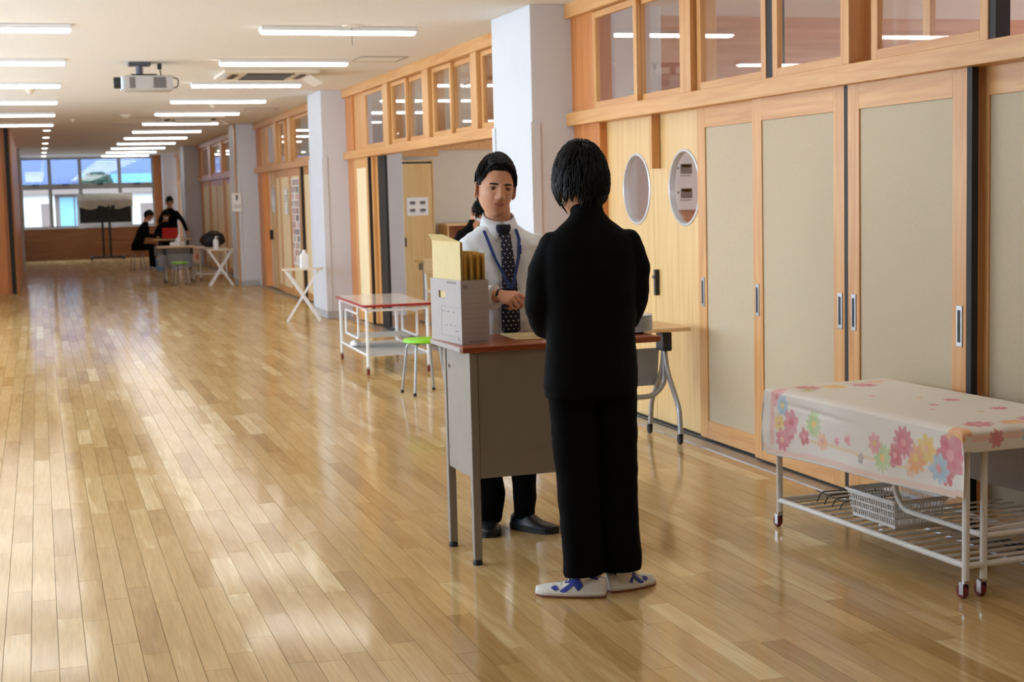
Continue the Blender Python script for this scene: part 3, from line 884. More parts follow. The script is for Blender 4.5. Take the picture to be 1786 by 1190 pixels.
# left side with a hand hole
hy0, hy1, hz0, hz1 = .17, .245, .185, .215
mb.box(0, .004, .004, hy0, 0, BH).box(0, .004, hy1, BL-.004, 0, BH).box(0, .004, hy0, hy1, 0, hz0).box(0, .004, hy0, hy1, hz1, BH)
mb.build('carton', 'carton_grey', fb)
mb = MB()
for z in (.150, .028): mb.box(-.0006, 0, .03, .22, z, z+.0012)
for y, z, w in ((.20, .128, .03), (.145, .128, .035), (.085, .128, .02), (.17, .07, .018), (.12, .072, .025), (.07, .072, .02), (.055, .05, .03)): mb.box(-.0006, 0, y-w/2, y+w/2, z, z+.004)
mb.box(-.0006, 0, .22, .2212, .028, .15).box(-.0006, 0, .05, .15, .248, .258)
mb.build('printed_form', 'carton_print', fb)
mb = MB()
for i in range(11): mb.box(.01, .112, -.0006, 0, .022+i*.021, .0228+i*.021)
mb.box(.008, .03, -.0006, 0, .232, .245).box(.03, .115, -.0006, 0, .006, .012)
mb.build('printed_lines', 'carton_print', fb)
MB().lathe([(.007, -.0008), (.007, 0)], 12, (0, .035, .02), 'x').build('recycle_mark', 'carton_print', fb)
def envelope(x, z1, mat, label, lean=0.0, y0=.012, y1=.325, flap=0.0):
    o = thing('envelope', label, 'envelope', fb.matrix_basis @ Vector((0, 0, 0)) if False else fb.location, fb.rotation_euler[2], 'yellow envelopes in the file box')
    mb = MB()
    mb.obox((x+lean*z1/2, (y0+y1)/2, z1/2+.006), (.0035, y1-y0, z1-.006), Matrix.Rotation(lean, 3, 'Y'))
    mb.build('sheet_pocket', mat, o)
    if flap:
        MB().add([(x-.002, y0+.0, z1), (x-.002, y1, z1), (x-.03, y1-.03, z1+flap), (x-.03, y0+.12, z1+flap), (x+.0, y0, z1), (x+.0, y1, z1), (x-.028, y1-.03, z1+flap), (x-.028, y0+.12, z1+flap)], [(0, 1, 2, 3), (7, 6, 5, 4), (0, 4, 5, 1), (1, 5, 6, 2), (2, 6, 7, 3), (3, 7, 4, 0)]).build('flap', mat, o)
    return o
envelope(.0085, .425, 'manila_bright', 'tall cream envelope at the left side of the file box', 0, flap=.03)
envelope(.0165, .42, 'manila', 'second tall yellow envelope just behind the cream one', 0)
words = ['third', 'fourth', 'fifth', 'sixth', 'seventh', 'eighth', 'ninth', 'tenth', 'eleventh', 'last']
for i in range(10):
    envelope(.026+i*.0098, .372+.008*math.sin(i*2.1), ('manila_deep', 'manila')[i % 2], '%s short golden envelope from the left in the file box' % words[i], y0=.010+.012*(i % 3))
e = tag(MB().prism([(0, 0), (.21, -.02), (.24, .27), (.02, .30)], 0, .004).build('paper_folder', 'manila_bright'), 'flat cream paper folder lying on the desk in front of the teacher', 'folder')
e.location = (1.90, 5.98, DZ+.0005)
# stack of plates
PLX, PLY = 2.445, 6.02
for i in range(12):
    p = tag(MB().lathe([(.045, 0), (.047, .0005), (.085, .009), (.088, .0095), (.086, .0115), (.046, .003), (.0, .003)], 28).build('paper_plate', 'white_plastic', None, smooth=True, sharp=60),
            'white paper plate, %s from the bottom of the stack on the desk' % ['lowest one', 'second', 'third', 'fourth', 'fifth', 'sixth', 'seventh', 'eighth', 'ninth', 'tenth', 'eleventh', 'topmost, twelfth'][i], 'plate', 'stack of paper plates on the desk')
    p.location = (PLX, PLY, DZ+.001+i*.0062)

# ------------------------------------------------------------------ flip-top folding table against the doors
def flip_table(label, loc, rz, L, D, H, panel='grey_panel'):
    t = thing('flip_top_table', label, 'table', loc, rz, 'flip top tables on casters')
    MB().prism(rrect(0, L, 0, D, .02, 3), H-.024, H).build('tabletop', 'table_wood', t, bevel=.004)
    MB().box(.2, L-.2, D*.3, D*.7, H-.044, H-.026).build('under_rail', 'grey_metal', t)
    for x in (.14, L-.075):
        MB().box(x-.03, x+.03, D*.38, D*.62, H-.16, H-.045).build('tilt_joint', 'black_plastic', t, bevel=.008)
        mb = MB()
        mb.tube(fillet([(x, D*.5, H-.12), (x, D*.42, H-.28), (x, D*.12, .25), (x, D*.06, .2), (x, D*.03, .065)], .1), .016, 12)
        mb.build('leg', 'silver_tube', t, smooth=True)
        mb = MB()
        mb.tube(fillet([(x, D*.5, H-.12), (x, D*.56, H-.28), (x, D*.86, .25), (x, D*.92, .2), (x, D*.97, .065)], .1), .016, 12)
        mb.build('leg', 'silver_tube', t, smooth=True)
        for y in (D*.03, D*.97): caster(t, x, y, .03, 'black_rubber', 'black_plastic', .075, .012)
    MB().tube(fillet([(.14, D*.5, H-.14), (.14, D*.5, .34), (.22, D*.5, .27), (L-.155, D*.5, .27), (L-.075, D*.5, .34), (L-.075, D*.5, H-.14)], .12), .016, 12).build('stretcher', 'silver_tube', t, smooth=True)
    R = Matrix.Rotation(.16, 3, 'X')
    mb = MB(); mb.obox((L/2-.02, D*.72, H-.27), (L-.10, .012, .24), R); mb.build('modesty_panel', panel, t, bevel=.003)
    return t
pm('grey_panel', (146, 150, 156), .45, var=.03)
flip_table('pale wood flip-top table on casters behind the student, by the porthole doors', (2.46, 8.16, 0), 0, 1.235, .50, .71)

# ------------------------------------------------------------------ stools
def stool(label, loc, rz, H=.43, r=.155, seat='green_vinyl', legs='silver_tube', s=.15):
    t = thing('round_stool', label, 'stool', loc, rz, 'round stools with tube legs')
    MB().lathe([(r*.9, H-.03), (r, H-.022), (r, H-.008), (r*.95, H), (.0, H+.003)], 28).build('seat', seat, t, smooth=True, sharp=50)
    for k in range(4):
        a = PI/4+k*PI/2; c, sn = math.cos(a), math.sin(a)
        l = MB().tube(fillet([(c*.05, sn*.05, H-.04), (c*s*.9, sn*s*.9, H-.04), (c*s*1.25, sn*s*1.25, .02)], .06), .0105, 10).build('leg', legs, t, smooth=True)
        MB().lathe([(.013, 0), (.013, .022), (.01, .026)], 10, (c*s*1.255, sn*s*1.255, 0)).build('foot_cap', 'black_rubber', l)
    return t
stool('round stool with bright green seat behind the teacher desk', (2.80, 11.22, 0), math.radians(8))
stool('distant round stool with green seat in front of the far table', (2.46, 28.3, 0), .2)

# ------------------------------------------------------------------ red edged trolley
def trolley_frame(t, L, Wd, H, mat='white_metal', r=.014):
    for x in (0, Wd):
        for y in (0, L):
            MB().tube([(x, y, .07), (x, y, H-.05)], r, 12).build('post', mat, t, smooth=True)
            caster(t, x, y)
ct = thing('lunch_trolley', 'white serving trolley with red edged top beside the middle column', 'trolley', (2.65, 12.59, 0), math.radians(-1.6))
L2, W2, H2 = 1.36, .535, .612
pm('cream_melamine', (214, 208, 196), .12, var=.02)
MB().prism(rrect(-.026, W2+.026, -.026, L2+.026, .03, 4), H2-.02, H2).build('tray_top', 'cream_melamine', ct)
o = rrect(-.034, W2+.034, -.034, L2+.034, .036, 5)
MB().tube([(x, y, H2-.012) for x, y in o], .012, 8, closed=True).build('edge_bumper', 'red_edge', ct, smooth=True)
trolley_frame(ct, L2, W2, H2)
for x in (0, W2):
    MB().tube(fillet([(x, 0, H2-.1), (x, 0, H2-.035), (x, L2, H2-.035), (x, L2, H2-.1)], .05), .014, 10).build('side_rail', 'white_metal', ct, smooth=True)
    MB().tube([(x, 0, .17), (x, L2, .17)], .011, 8).build('shelf_rail', 'white_metal', ct, smooth=True)
    MB().tube(fillet([(x, .32*L2, H2-.05), (x, .32*L2, H2-.11), (x, .8*L2, H2-.11), (x, .8*L2, H2-.33), (x, .32*L2, H2-.33), (x, .32*L2, H2-.12)], .03), .010, 8).build('guard_loop', 'white_metal', ct, smooth=True)
for y in (0, L2):
    MB().tube([(0, y, H2-.05), (W2, y, H2-.05)], .012, 8).build('cross_rail', 'white_metal', ct, smooth=True)
pm('grey_shelf', (190, 188, 182), .5, var=.04)
MB().box(.012, W2-.012, .01, L2-.01, .160, .168).build('lower_shelf', 'grey_shelf', ct)
MB().box(.012, W2-.012, L2*.45, L2*.82, H2-.345, H2-.338).build('middle_shelf', 'grey_shelf', ct)
c = thing('crumpled_cloth', 'crumpled white cloth on the lower shelf of the red edged trolley', 'cloth', (2.72, 13.45, .169))
mb = MB(); mb.ell((0, 0, .03), (.05, .09, .028), 16, 8)
mb.v = [(x*(1+.35*noise.noise(Vector((x*30, y*30, z*30)))), y*(1+.3*noise.noise(Vector((y*25, z*30, x*30)))), max(0, z*(1+.5*noise.noise(Vector((x*40, y*20, 1)))))) for x, y, z in mb.v]
mb.build('folds', 'paper', c, smooth=True, sharp=0)

# ------------------------------------------------------------------ floral trolley at the right
FC = (3.182, 4.631, 0); FR = math.radians(2.7)
LF, WF, HF = 1.33, .55, .632
ft = thing('floral_trolley', 'white tube trolley under a floral tablecloth at the right', 'trolley', FC, FR)
trolley_frame(ft, LF, WF, HF)
MB().box(-.01, WF+.01, -.01, LF+.01, HF-.03, HF-.004).build('tray_top', 'cream_melamine', ft)
for x in (0, WF):
    MB().tube([(x, 0, .125), (x, LF, .125)], .0125, 10).build('shelf_rail', 'white_metal', ft, smooth=True)
for y in (0, LF):
    MB().tube([(0, y, .125), (WF, y, .125)], .0125, 10).build('shelf_rail', 'white_metal', ft, smooth=True)
for i in range(17):
    y = LF*(i+1)/18
    MB().tube([(.012, y, .127), (WF-.012, y, .127)], .0065, 8).build('shelf_rod', 'white_metal', ft, smooth=True)
# nested inner frame
x = .079
for y in (.0,):
    MB().tube([(x, y, .07), (x, y, HF-.035)], .0135, 12).build('inner_post', 'white_metal', ft, smooth=True)
    caster(ft, x, y)
MB().tube(fillet([(x, .015, .232), (x, .50, .232), (x, .56, .30), (x, .56, HF-.035)], .07), .011, 10).build('inner_rail', 'white_metal', ft, smooth=True)
MB().tube([(x, 0, .232), (WF, 0, .232)], .0115, 10).tube([(x, 0, .255), (WF, 0, .27)], .006, 8).build('inner_rail', 'white_metal', ft, smooth=True)
for i in range(7):
    MB().tube([(x+.01, .06+.07*i, .234), (WF-.01, .06+.07*i, .234)], .005, 6).build('inner_rod', 'white_metal', ft, smooth=True)
MB().box(.50, .545, .05, .95, .30, .60).build('side_plate', 'carton_grey', ft)

# cloth draped over it, with a printed flower border
cloth_t = thing('floral_tablecloth', 'white tablecloth with pink, orange, blue and green flowers draped over the trolley', 'tablecloth', FC, FR)
def hexc(r, g, b): return srgb(r, g, b)[:3]
PINK, ROSE, GREEN, PEACH, ORANGE, YEL, BLUE, LPINK = hexc(214, 92, 120), hexc(206, 66, 84), hexc(176, 206, 130), hexc(240, 186, 150), hexc(236, 158, 70), hexc(236, 196, 72), hexc(156, 192, 216), hexc(232, 150, 160)
# (along, height, radius, petals, colour, heart colour, kind)
FL = [(1.145, .502, .05, 6, PINK, ROSE), (1.214, .416, .045, 8, PINK, PEACH), (1.16, .45, .035, 5, ROSE, PINK), (1.038, .455, .034, 5, ROSE, LPINK), (.964, .518, .05, 12, GREEN, YEL), (.902, .454, .034, 7, PEACH, LPINK),
      (.79, .47, .017, 5, LPINK, PINK), (.704, .488, .022, 3, LPINK, PINK), (.503, .505, .038, 7, LPINK, YEL), (.448, .457, .05, 12, GREEN, YEL), (.368, .478, .042, 5, ROSE, LPINK), (.315, .537, .055, 11, PINK, LPINK),
      (.238, .487, .05, 10, ORANGE, YEL), (.169, .533, .05, 7, YEL, PEACH), (.101, .471, .052, 9, BLUE, LPINK), (.03, .53, .068, 6, PINK, LPINK), (.055, .455, .04, 6, ROSE, PINK), (.0, .60, .05, 9, ORANGE, YEL), (1.239, .485, .035, 7, YEL, ORANGE), (1.212, .569, .04, 8, BLUE, YEL), (1.26, .60, .04, 8, LPINK, ROSE),
      (.6, .43, .02, 5, hexc(150, 130, 150), YEL), (.27, .44, .03, 6, PEACH, ORANGE)]
FT = [(1.25, .10, .05, 9, ROSE, LPINK), (1.22, .22, .05, 8, YEL, ORANGE), (1.2, .36, .05, 9, PINK, LPINK), (1.27, .46, .035, 7, PEACH, YEL), (1.17, .05, .035, 7, GREEN, YEL), (.62, .40, .032, 9, PINK, LPINK), (.35, .42, .03, 9, PINK, LPINK), (.55, .26, .018, 5, ROSE, PINK), (.75, .33, .014, 5, ORANGE, YEL),
      (.06, .10, .05, 8, ROSE, LPINK), (.03, .24, .05, 8, ORANGE, YEL), (.07, .36, .055, 9, PINK, LPINK), (.02, .47, .045, 7, BLUE, YEL), (.45, .18, .012, 5, LPINK, ROSE), (.3, .3, .014, 5, PEACH, ROSE), (.9, .2, .013, 5, LPINK, ROSE)]
def flower_col(col, a, h, lst):
    for (fa, fh, fr, n, c1, c2) in lst:
        fr = fr*1.22
        dx, dy = a-fa, h-fh
        d = math.hypot(dx, dy)
        if d > fr*1.05: continue
        th = math.atan2(dy, dx)
        edge = fr*(.68+.32*abs(math.cos(n*th/2+fa*9)))
        if d < edge:
            k = .82+.18*abs(math.cos(n*th/2+fa*9))
            cc = c2 if d < fr*.26 else c1
            mixw = .30 if d > fr*.26 else .1
            wv = mixw*(1-k)+.20+.16*noise.noise(Vector((a*22, h*22, fa*5)))+.12*(d/fr)
            return tuple(cc[i]*(1-wv)+.9*wv for i in range(3))
    return col
BASE = hexc(234, 230, 224)
def sheet(aa, bb):
    """aa along the trolley, bb across (negative hangs down the hall side): position and print colour"""
    over_n = max(0, -aa); over_f = max(0, aa-LF-.02); over_l = max(0, -bb); over_r = max(0, bb-WF-.02)
    x = max(-.02, min(bb, WF+.02))-(.006 if over_l else 0); y = max(-.022, min(aa, LF+.024)); z = HF+.006
    rr = .018
    def fold(o):
        if o <= 0: return 0, 0
        if o < rr*1.57: return rr*math.sin(o/rr), rr*(1-math.cos(o/rr))
        return rr, rr+(o-rr*1.57)
    hl, dl = fold(over_l); hn, dn = fold(over_n); hf, df = fold(over_f); hr, dr = fold(over_r)
    drop = max(dl, dn, df, dr) if min(max(dl, dr), max(dn, df)) <= 0 else math.hypot(max(dl, dr), max(dn, df))*.96
    x += -hl+hr; y += -hn+hf
    if dl > 0 and (dn > 0 or df > 0):
        k = min(dl, max(dn, df))
        x += -.08*k; y += (-.25 if dn > 0 else .10)*k
    z -= drop
    wr = noise.noise(Vector((aa*3.2, bb*9, 2.0)))*.006+noise.noise(Vector((aa*11, bb*16, 7.0)))*.0022
    crease = -.010*math.exp(-((over_l-.075+.03*(aa-.9))/.010)**2)*math.exp(-((aa-.95)/.2)**2)
    if over_l > .02: x += -.006+min(1, over_l/.12)*(wr*1.4+.008*math.sin(aa*7.5+1)*over_l/.3)+crease*-.6
    elif over_n > .02 or over_f > .02: y += wr
    else: z += max(-.002, wr*.35)
    # print
    col = BASE
    if over_l > 0:
        h = HF-over_l+.01
        wob = .002*math.sin(aa*9)
        if abs(h-(.375+.03*(0.5-aa/LF)+wob)) < .012: col = hexc(236, 212, 202)
        if abs(h-(.443+wob)) < .007 and .25 < aa < 1.0: col = hexc(236, 218, 190)
        if aa > LF-.05 and h > .38: col = hexc(240, 204, 200) if aa < LF-.02 else col
        col = flower_col(col, aa, h, FL)
    elif over_n > 0:
        if .03 < over_n < .055: col = hexc(240, 208, 198)
        col = flower_col(col, aa+.05, bb, [(.0, .1, .03, 7, ROSE, PINK), (.0, .25, .03, 7, BLUE, YEL), (.01, .38, .03, 7, PINK, LPINK)])
    else:
        col = flower_col(col, aa, bb, FT)
        if col is BASE and (aa > LF-.06 and aa < LF-.03): col = hexc(238, 212, 200)
    return (x, y, z), col
NA, NB = 330, 190
a_s = [-.095+(LF+.095+.12)*i/NA for i in range(NA+1)]
b_s = [(WF+.1)*j/NB-.31*(1-j/NB) for j in range(NB+1)]
vs, cols, fs = [], [], []
for i in range(NA+1):
    for j in range(NB+1):
        bb = b_s[j]*((.268+.038*a_s[i]/LF)/.31) if b_s[j] < 0 else b_s[j]
        p, c = sheet(a_s[i], bb); vs.append(p); cols.append(c)
for i in range(NA):
    for j in range(NB):
        q = i*(NB+1)+j; fs.append((q, q+NB+1, q+NB+2, q+1))
me = bpy.data.meshes.new('cloth_sheet'); me.from_pydata(vs, [], fs)
at = me.attributes.new('tint', 'FLOAT_COLOR', 'POINT'); at.data.foreach_set('color', [x for c in cols for x in (c[0], c[1], c[2], 1.0)])
me.polygons.foreach_set('use_smooth', [True]*len(fs))
attr_mat('printed_cloth', 'tint', .6, .1, 300)
me.materials.append(M['printed_cloth'])
o = link(bpy.data.objects.new('cloth_sheet', me), cloth_t)
sd = o.modifiers.new('thickness', 'SOLIDIFY'); sd.thickness = .0015; sd.offset = 1

# plastic basket on the shelf
bk = thing('plastic_basket', 'white slatted plastic basket on the lower shelf of the floral trolley', 'basket', (3.235, 5.20, .1345), FR)
def basket(t, Lb, Wb, Hb, tp=.018):
    MB().box(tp, Wb-tp, tp, Lb-tp, 0, .003).build('bottom', 'white_plastic', t)
    def wall(nm, p0, p1, q0, q1, n):
        """p: bottom ends, q: top ends; bars between two solid bands"""
        p0, p1, q0, q1 = map(Vector, (p0, p1, q0, q1))
        at = lambda s, k: p0.lerp(p1, s).lerp(q0.lerp(q1, s), k)
        mb = MB()
        def quad(s0, s1, k0, k1):
            c = [at(s0, k0), at(s1, k0), at(s1, k1), at(s0, k1)]
            nrm = (c[1]-c[0]).cross(c[3]-c[0]).normalized()*.0018
            mb.add(c+[x-nrm for x in c], [(0, 1, 2, 3), (7, 6, 5, 4), (0, 4, 5, 1), (1, 5, 6, 2), (2, 6, 7, 3), (3, 7, 4, 0)])
        for k0, k1 in ((0, .12), (.33, .40), (.60, .66), (.86, 1)): quad(0, 1, k0, k1)
        for i in range(n+1):
            s = i/n
            quad(max(0, s-.16/n), min(1, s+.16/n), .12, .86)
        mb.build(nm, 'white_plastic', t)
    a, b, cc, d = (tp, tp, 0), (Wb-tp, tp, 0), (Wb-tp, Lb-tp, 0), (tp, Lb-tp, 0)
    A, B, C, D = (0, 0, Hb), (Wb, 0, Hb), (Wb, Lb, Hb), (0, Lb, Hb)
    wall('lattice_wall', a, b, A, B, 16); wall('lattice_wall', b, cc, B, C, 20); wall('lattice_wall', cc, d, C, D, 16); wall('lattice_wall', d, a, D, A, 20)
    MB().tube([(x, y, Hb) for x, y in rrect(-.006, Wb+.006, -.006, Lb+.006, .012, 3)], .006, 8, closed=True).build('rim', 'white_plastic', t, smooth=True)
basket(bk, .34, .26, .115)
wr = thing('wire_rack', 'dark bent wire rack lying on the trolley shelf behind the basket', 'rack', (3.20, 5.60, .1345), FR)
for i in range(4):
    MB().tube(fillet([(.03, .02+.06*i, .003), (.05, .02+.06*i, .035+.004*i), (.34, .04+.06*i, .035), (.36, .04+.06*i, .003)], .02), .0028, 6).build('wire', 'black_plastic', wr, smooth=True)
MB().tube([(.05, .0, .036), (.05, .24, .046)], .0028, 6).build('wire', 'black_plastic', wr, smooth=True)

# ------------------------------------------------------------------ small X-leg folding tables
def cross_table(label, loc, rz, L=.50, D=.32, H=.67):
    t = thing('folding_side_table', label, 'side table', loc, rz, 'small folding side tables with crossed white legs')
    MB().prism(rrect(-L/2, L/2, -D/2, D/2, .06, 5), H-.018, H).build('tabletop', 'pale_top', t, bevel=.004)
    for y in (-D*.38, D*.38):
        for s in (-1, 1):
            yy = y+s*.012
            MB().obox((0, yy, H/2-.005), (.028, .014, math.hypot(L*.82, H-.03)), Matrix.Rotation(s*math.atan2(L*.82, H-.03), 3, 'Y')).build('leg', 'white_metal', t, bevel=.003)
    for x in (-L*.36, L*.36):
        MB().tube([(x, -D*.38, H-.035), (x, D*.38, H-.035)], .009, 8).build('top_bar', 'white_metal', t, smooth=True)
    MB().tube([(0, -D*.42, H/2), (0, D*.42, H/2)], .007, 8).build('pivot_bar', 'white_metal', t, smooth=True)
    return t
pm('pale_top', (222, 206, 184), .4, var=.03)
cross_table('small folding table with crossed white legs in front of the middle column', (3.12, 18.62, 0), math.radians(-12))
cross_table('small folding table with crossed white legs left of the notice column', (3.10, 27.35, 0), 0.0)

def pump_bottle(label, loc, H=.2, r=.04):
    t = thing('pump_bottle', label, 'bottle', loc, 0, 'white sanitizer pump bottles')
    MB().lathe([(r*.95, 0), (r, .006), (r, H*.66), (r*.75, H*.76), (r*.32, H*.8), (r*.32, H*.82)], 20).build('body', 'white_plastic', t, smooth=True)
    MB().lathe([(r*.4, H*.82), (r*.4, H*.88), (r*.14, H*.89), (r*.14, H*.97)], 14).build('collar', 'white_plastic', t, smooth=True)
    MB().tube([(-r*.2, 0, H*.97), (r*.7, 0, H*.985), (r*1.0, 0, H*.95)], r*.14, 8).build('nozzle', 'white_plastic', t, smooth=True)
    return t
t = thing('jug_bottle', 'tall boxy white bottle on the folding table by the middle column', 'bottle', (3.15, 18.62, .671))
mb = MB(); rings = []
for z, k in ((0, .96), (.01, 1), (.15, 1), (.175, .8), (.185, .45), (.20, .42)):
    rings.append([(x, y, z) for x, y in rrect(-.055*k, .055*k, -.045*k, .045*k, .018*k)])
mb.loft(rings).build('body', 'white_plastic', t, smooth=True, sharp=50)
MB().lathe([(.022, .20), (.022, .225), (.02, .228)], 16).build('cap', 'white_plastic', t, smooth=True)
pump_bottle('white pump bottle on the folding table left of the notice column', (3.03, 27.32, .671), .235, .05)

# ------------------------------------------------------------------ far table group
flip_table('pale flip-top table with a tissue pack, first of the distant pair', (2.12, 28.95, 0), 0, .72, .5, .70)
flip_table('pale flip-top table where the distant seated students work', (2.48, 35.0, 0), 0, .86, .5, .70)
pump_bottle('distant white pump bottle on the far flip-top table', (2.53, 29.1, .701), .22, .045)
t = thing('tissue_pack', 'white tissue pack on the distant flip-top table', 'tissue pack', (2.50, 29.2, .7005))
mb = MB(); rings = []
for z, k in ((0, .97), (.01, 1), (.06, 1), (.075, .8)):
    rings.append([(x, y, z) for x, y in rrect(-.13*k, .13*k, -.06*k, .06*k, .01)])
mb.loft(rings).build('wrapper', 'white_plastic', t, smooth=True, sharp=40)
MB().add([(-.04, 0, .075), (.04, 0, .075), (.055, .01, .12), (-.03, -.01, .13), (-.04, .003, .075), (.04, .003, .075), (.055, .013, .12), (-.03, -.007, .13)], [(0, 1, 2, 3), (7, 6, 5, 4), (0, 4, 5, 1), (1, 5, 6, 2), (2, 6, 7, 3), (3, 7, 4, 0)]).build('tissue', 'paper', t)
pm('laptop_red', (206, 40, 40), .35, var=.03)
t = thing('red_laptop', 'open red laptop on the table of the distant seated students', 'laptop', (2.86, 35.12, .701))
MB().box(-.17, .17, -.01, .22, 0, .016).build('keyboard_base', 'black_plastic', t, bevel=.003)
mb = MB(); mb.obox((0, -.035, .135), (.34, .008, .24), Matrix.Rotation(.18, 3, 'X')); mb.build('screen_lid', 'laptop_red', t, bevel=.003)
mb = MB()
for i in range(7): mb.obox((-.045+.015*i, -.047, .185), (.010, .001, .016), Matrix.Rotation(.18, 3, 'X'))
mb.build('lid_lettering', 'paper', t)
pm('bin_blue', (120, 160, 206), .45, var=.03)
t = thing('waste_bin', 'small light blue waste bin beside the distant table', 'bin', (2.56, 34.3, 0))
MB().lathe([(.085, 0), (.09, .004), (.11, .29), (.113, .29), (.107, .288), (.086, .008)], 4).build('tub', 'bin_blue', t)
MB().tube([(.113*math.cos(PI/2*k), .113*math.sin(PI/2*k), .29) for k in range(4)], .006, 6, closed=True).build('rim', 'bin_blue', t)
# trolley with a bag, behind the notice column
bt = thing('bag_trolley', 'white trolley with a floral cover holding a black bag, far right', 'trolley', (2.95, 29.45, 0))
trolley_frame(bt, .9, .5, .64)
MB().box(-.02, .52, -.02, .92, .61, .636).build('tray_top', 'cream_melamine', bt)
for x in (0, .5): MB().tube([(x, 0, .13), (x, .9, .13)], .012, 8).build('shelf_rail', 'white_metal', bt)
for y in (0, .9): MB().tube([(0, y, .13), (.5, y, .13)], .012, 8).build('shelf_rail', 'white_metal', bt)
mb = MB()
vs, cols, fs = [], [], []
for i in range(41):
    for j in range(31):
        a, b2 = -.05+1.0*i/40, -.30+.5*j/30
        vs.append((-.03-(.012*math.sin(a*16) if b2 < 0 else 0)+(b2 if b2 > 0 else 0), a-.02, .64+(b2 if b2 < 0 else 0)))
        n = noise.noise(Vector((a*9, b2*9, 3)))
        cols.append(hexc(226, 130, 120) if n > .22 else (hexc(240, 196, 150) if n > .12 else BASE))
for i in range(40):
    for j in range(30):
        q = i*31+j; fs.append((q, q+31, q+32, q+1))
me = bpy.data.meshes.new('cover_cloth'); me.from_pydata(vs, [], fs)
at = me.attributes.new('tint', 'FLOAT_COLOR', 'POINT'); at.data.foreach_set('color', [x for c in cols for x in (c[0], c[1], c[2], 1.0)])
me.materials.append(M['printed_cloth'])
o = link(bpy.data.objects.new('cover_cloth', me), bt); sd = o.modifiers.new('thickness', 'SOLIDIFY'); sd.thickness = .003
t = thing('black_bag', 'slumped black sports bag on the distant floral trolley', 'bag', (3.24, 29.75, .645))
pm('bag_black', (22, 20, 22), .6, var=.2)
mb = MB(); mb.ell((0, 0, .14), (.25, .17, .155), 28, 16)
mb.v = [(x*(1+.12*noise.noise(Vector((x*9, y*9, z*9)))), y, max(.0, z*(1+.15*noise.noise(Vector((x*7, y*7, 4)))))) for x, y, z in mb.v]
mb.build('body', 'bag_black', t, smooth=True, sharp=0)
MB().tube(fillet([(-.13, -.13, .20), (-.09, -.15, .31), (.09, -.15, .31), (.13, -.13, .20)], .06), .012, 8).build('handle', 'bag_black', t, smooth=True)
MB().tube([(-.16, -.02, .262), (0, -.03, .296), (.16, -.02, .262)], .005, 6).build('zip', 'print_grey', t)

# ------------------------------------------------------------------ television on a stand, wrapped in cloth
tv = thing('covered_television', 'black television on a wheeled stand with a grey cloth over it', 'television', (1.78, 42.9, 0))
MB().box(-.69, .69, -.03, .05, 1.03, 1.64).build('screen_back', 'black_plastic', tv, bevel=.015)
MB().box(-.25, .25, -.05, -.03, 1.15, 1.5).build('mount_plate', 'black_rubber', tv)
for x in (-.10, .09):
    MB().box(x-.03, x+.03, -.07, -.01, .1, 1.5).build('upright', 'black_plastic', tv)
MB().box(-.45, .45, -.12, .04, .055, .1).build('base_bar', 'black_plastic', tv)
for x in (-.43, .43):
    MB().box(x-.03, x+.03, -.35, .3, .055, .1).build('base_foot', 'black_plastic', tv)
    for y in (-.32, .27): caster(tv, x, y, .024, 'black_rubber', 'black_plastic', .056, .0)
pm('dust_cloth', (226, 222, 214), .85, var=.05, scale=8)
nt = M['dust_cloth'].node_tree; mxs = nt.nodes.new('ShaderNodeMixShader'); tls = nt.nodes.new('ShaderNodeBsdfTranslucent'); tls.inputs['Color'].default_value = (.8, .78, .74, 1)
mxs.inputs['Fac'].default_value = .45
nt.links.new(nt.nodes['Principled BSDF'].outputs['BSDF'], mxs.inputs[1]); nt.links.new(tls.outputs['BSDF'], mxs.inputs[2]); nt.links.new(mxs.outputs['Shader'], nt.nodes['Material Output'].inputs['Surface'])
cl = thing('dust_cover', 'pale grey cloth thrown over the top of the far television', 'cover', (1.78, 42.9, 0))
vs, fs = [], []
for i in range(61):
    for j in range(41):
        x = -.74+1.48*i/60; s = j/40
        if s < .28: q = s/.28; y = -.055-.012*math.sin(x*19+1); z = 1.64-.22*(1-q)+.035*math.sin(x*9+2)*(1-q); z += .012
        elif s < .4: q = (s-.28)/.12; y = -.055+.13*q; z = 1.652+.19*math.sin(q*PI/2)*(1 if abs(x) < .6 else .7)
        else: q = (s-.4)/.6; y = .075+.03*q+.012*math.sin(x*15+q); z = 1.84-.93*q-.03*math.sin(x*7)*q
        vs.append((x+.012*math.sin(s*9+x*4), y, z))
for i in range(60):
    for j in range(40):
        q = i*41+j; fs.append((q, q+41, q+42, q+1))
me = bpy.data.meshes.new('cloth_sheet'); me.from_pydata(vs, [], fs); me.polygons.foreach_set('use_smooth', [True]*len(fs))
me.materials.append(M['dust_cloth'])
o = link(bpy.data.objects.new('dust_sheet', me), cl); sd = o.modifiers.new('thickness', 'SOLIDIFY'); sd.thickness = .004

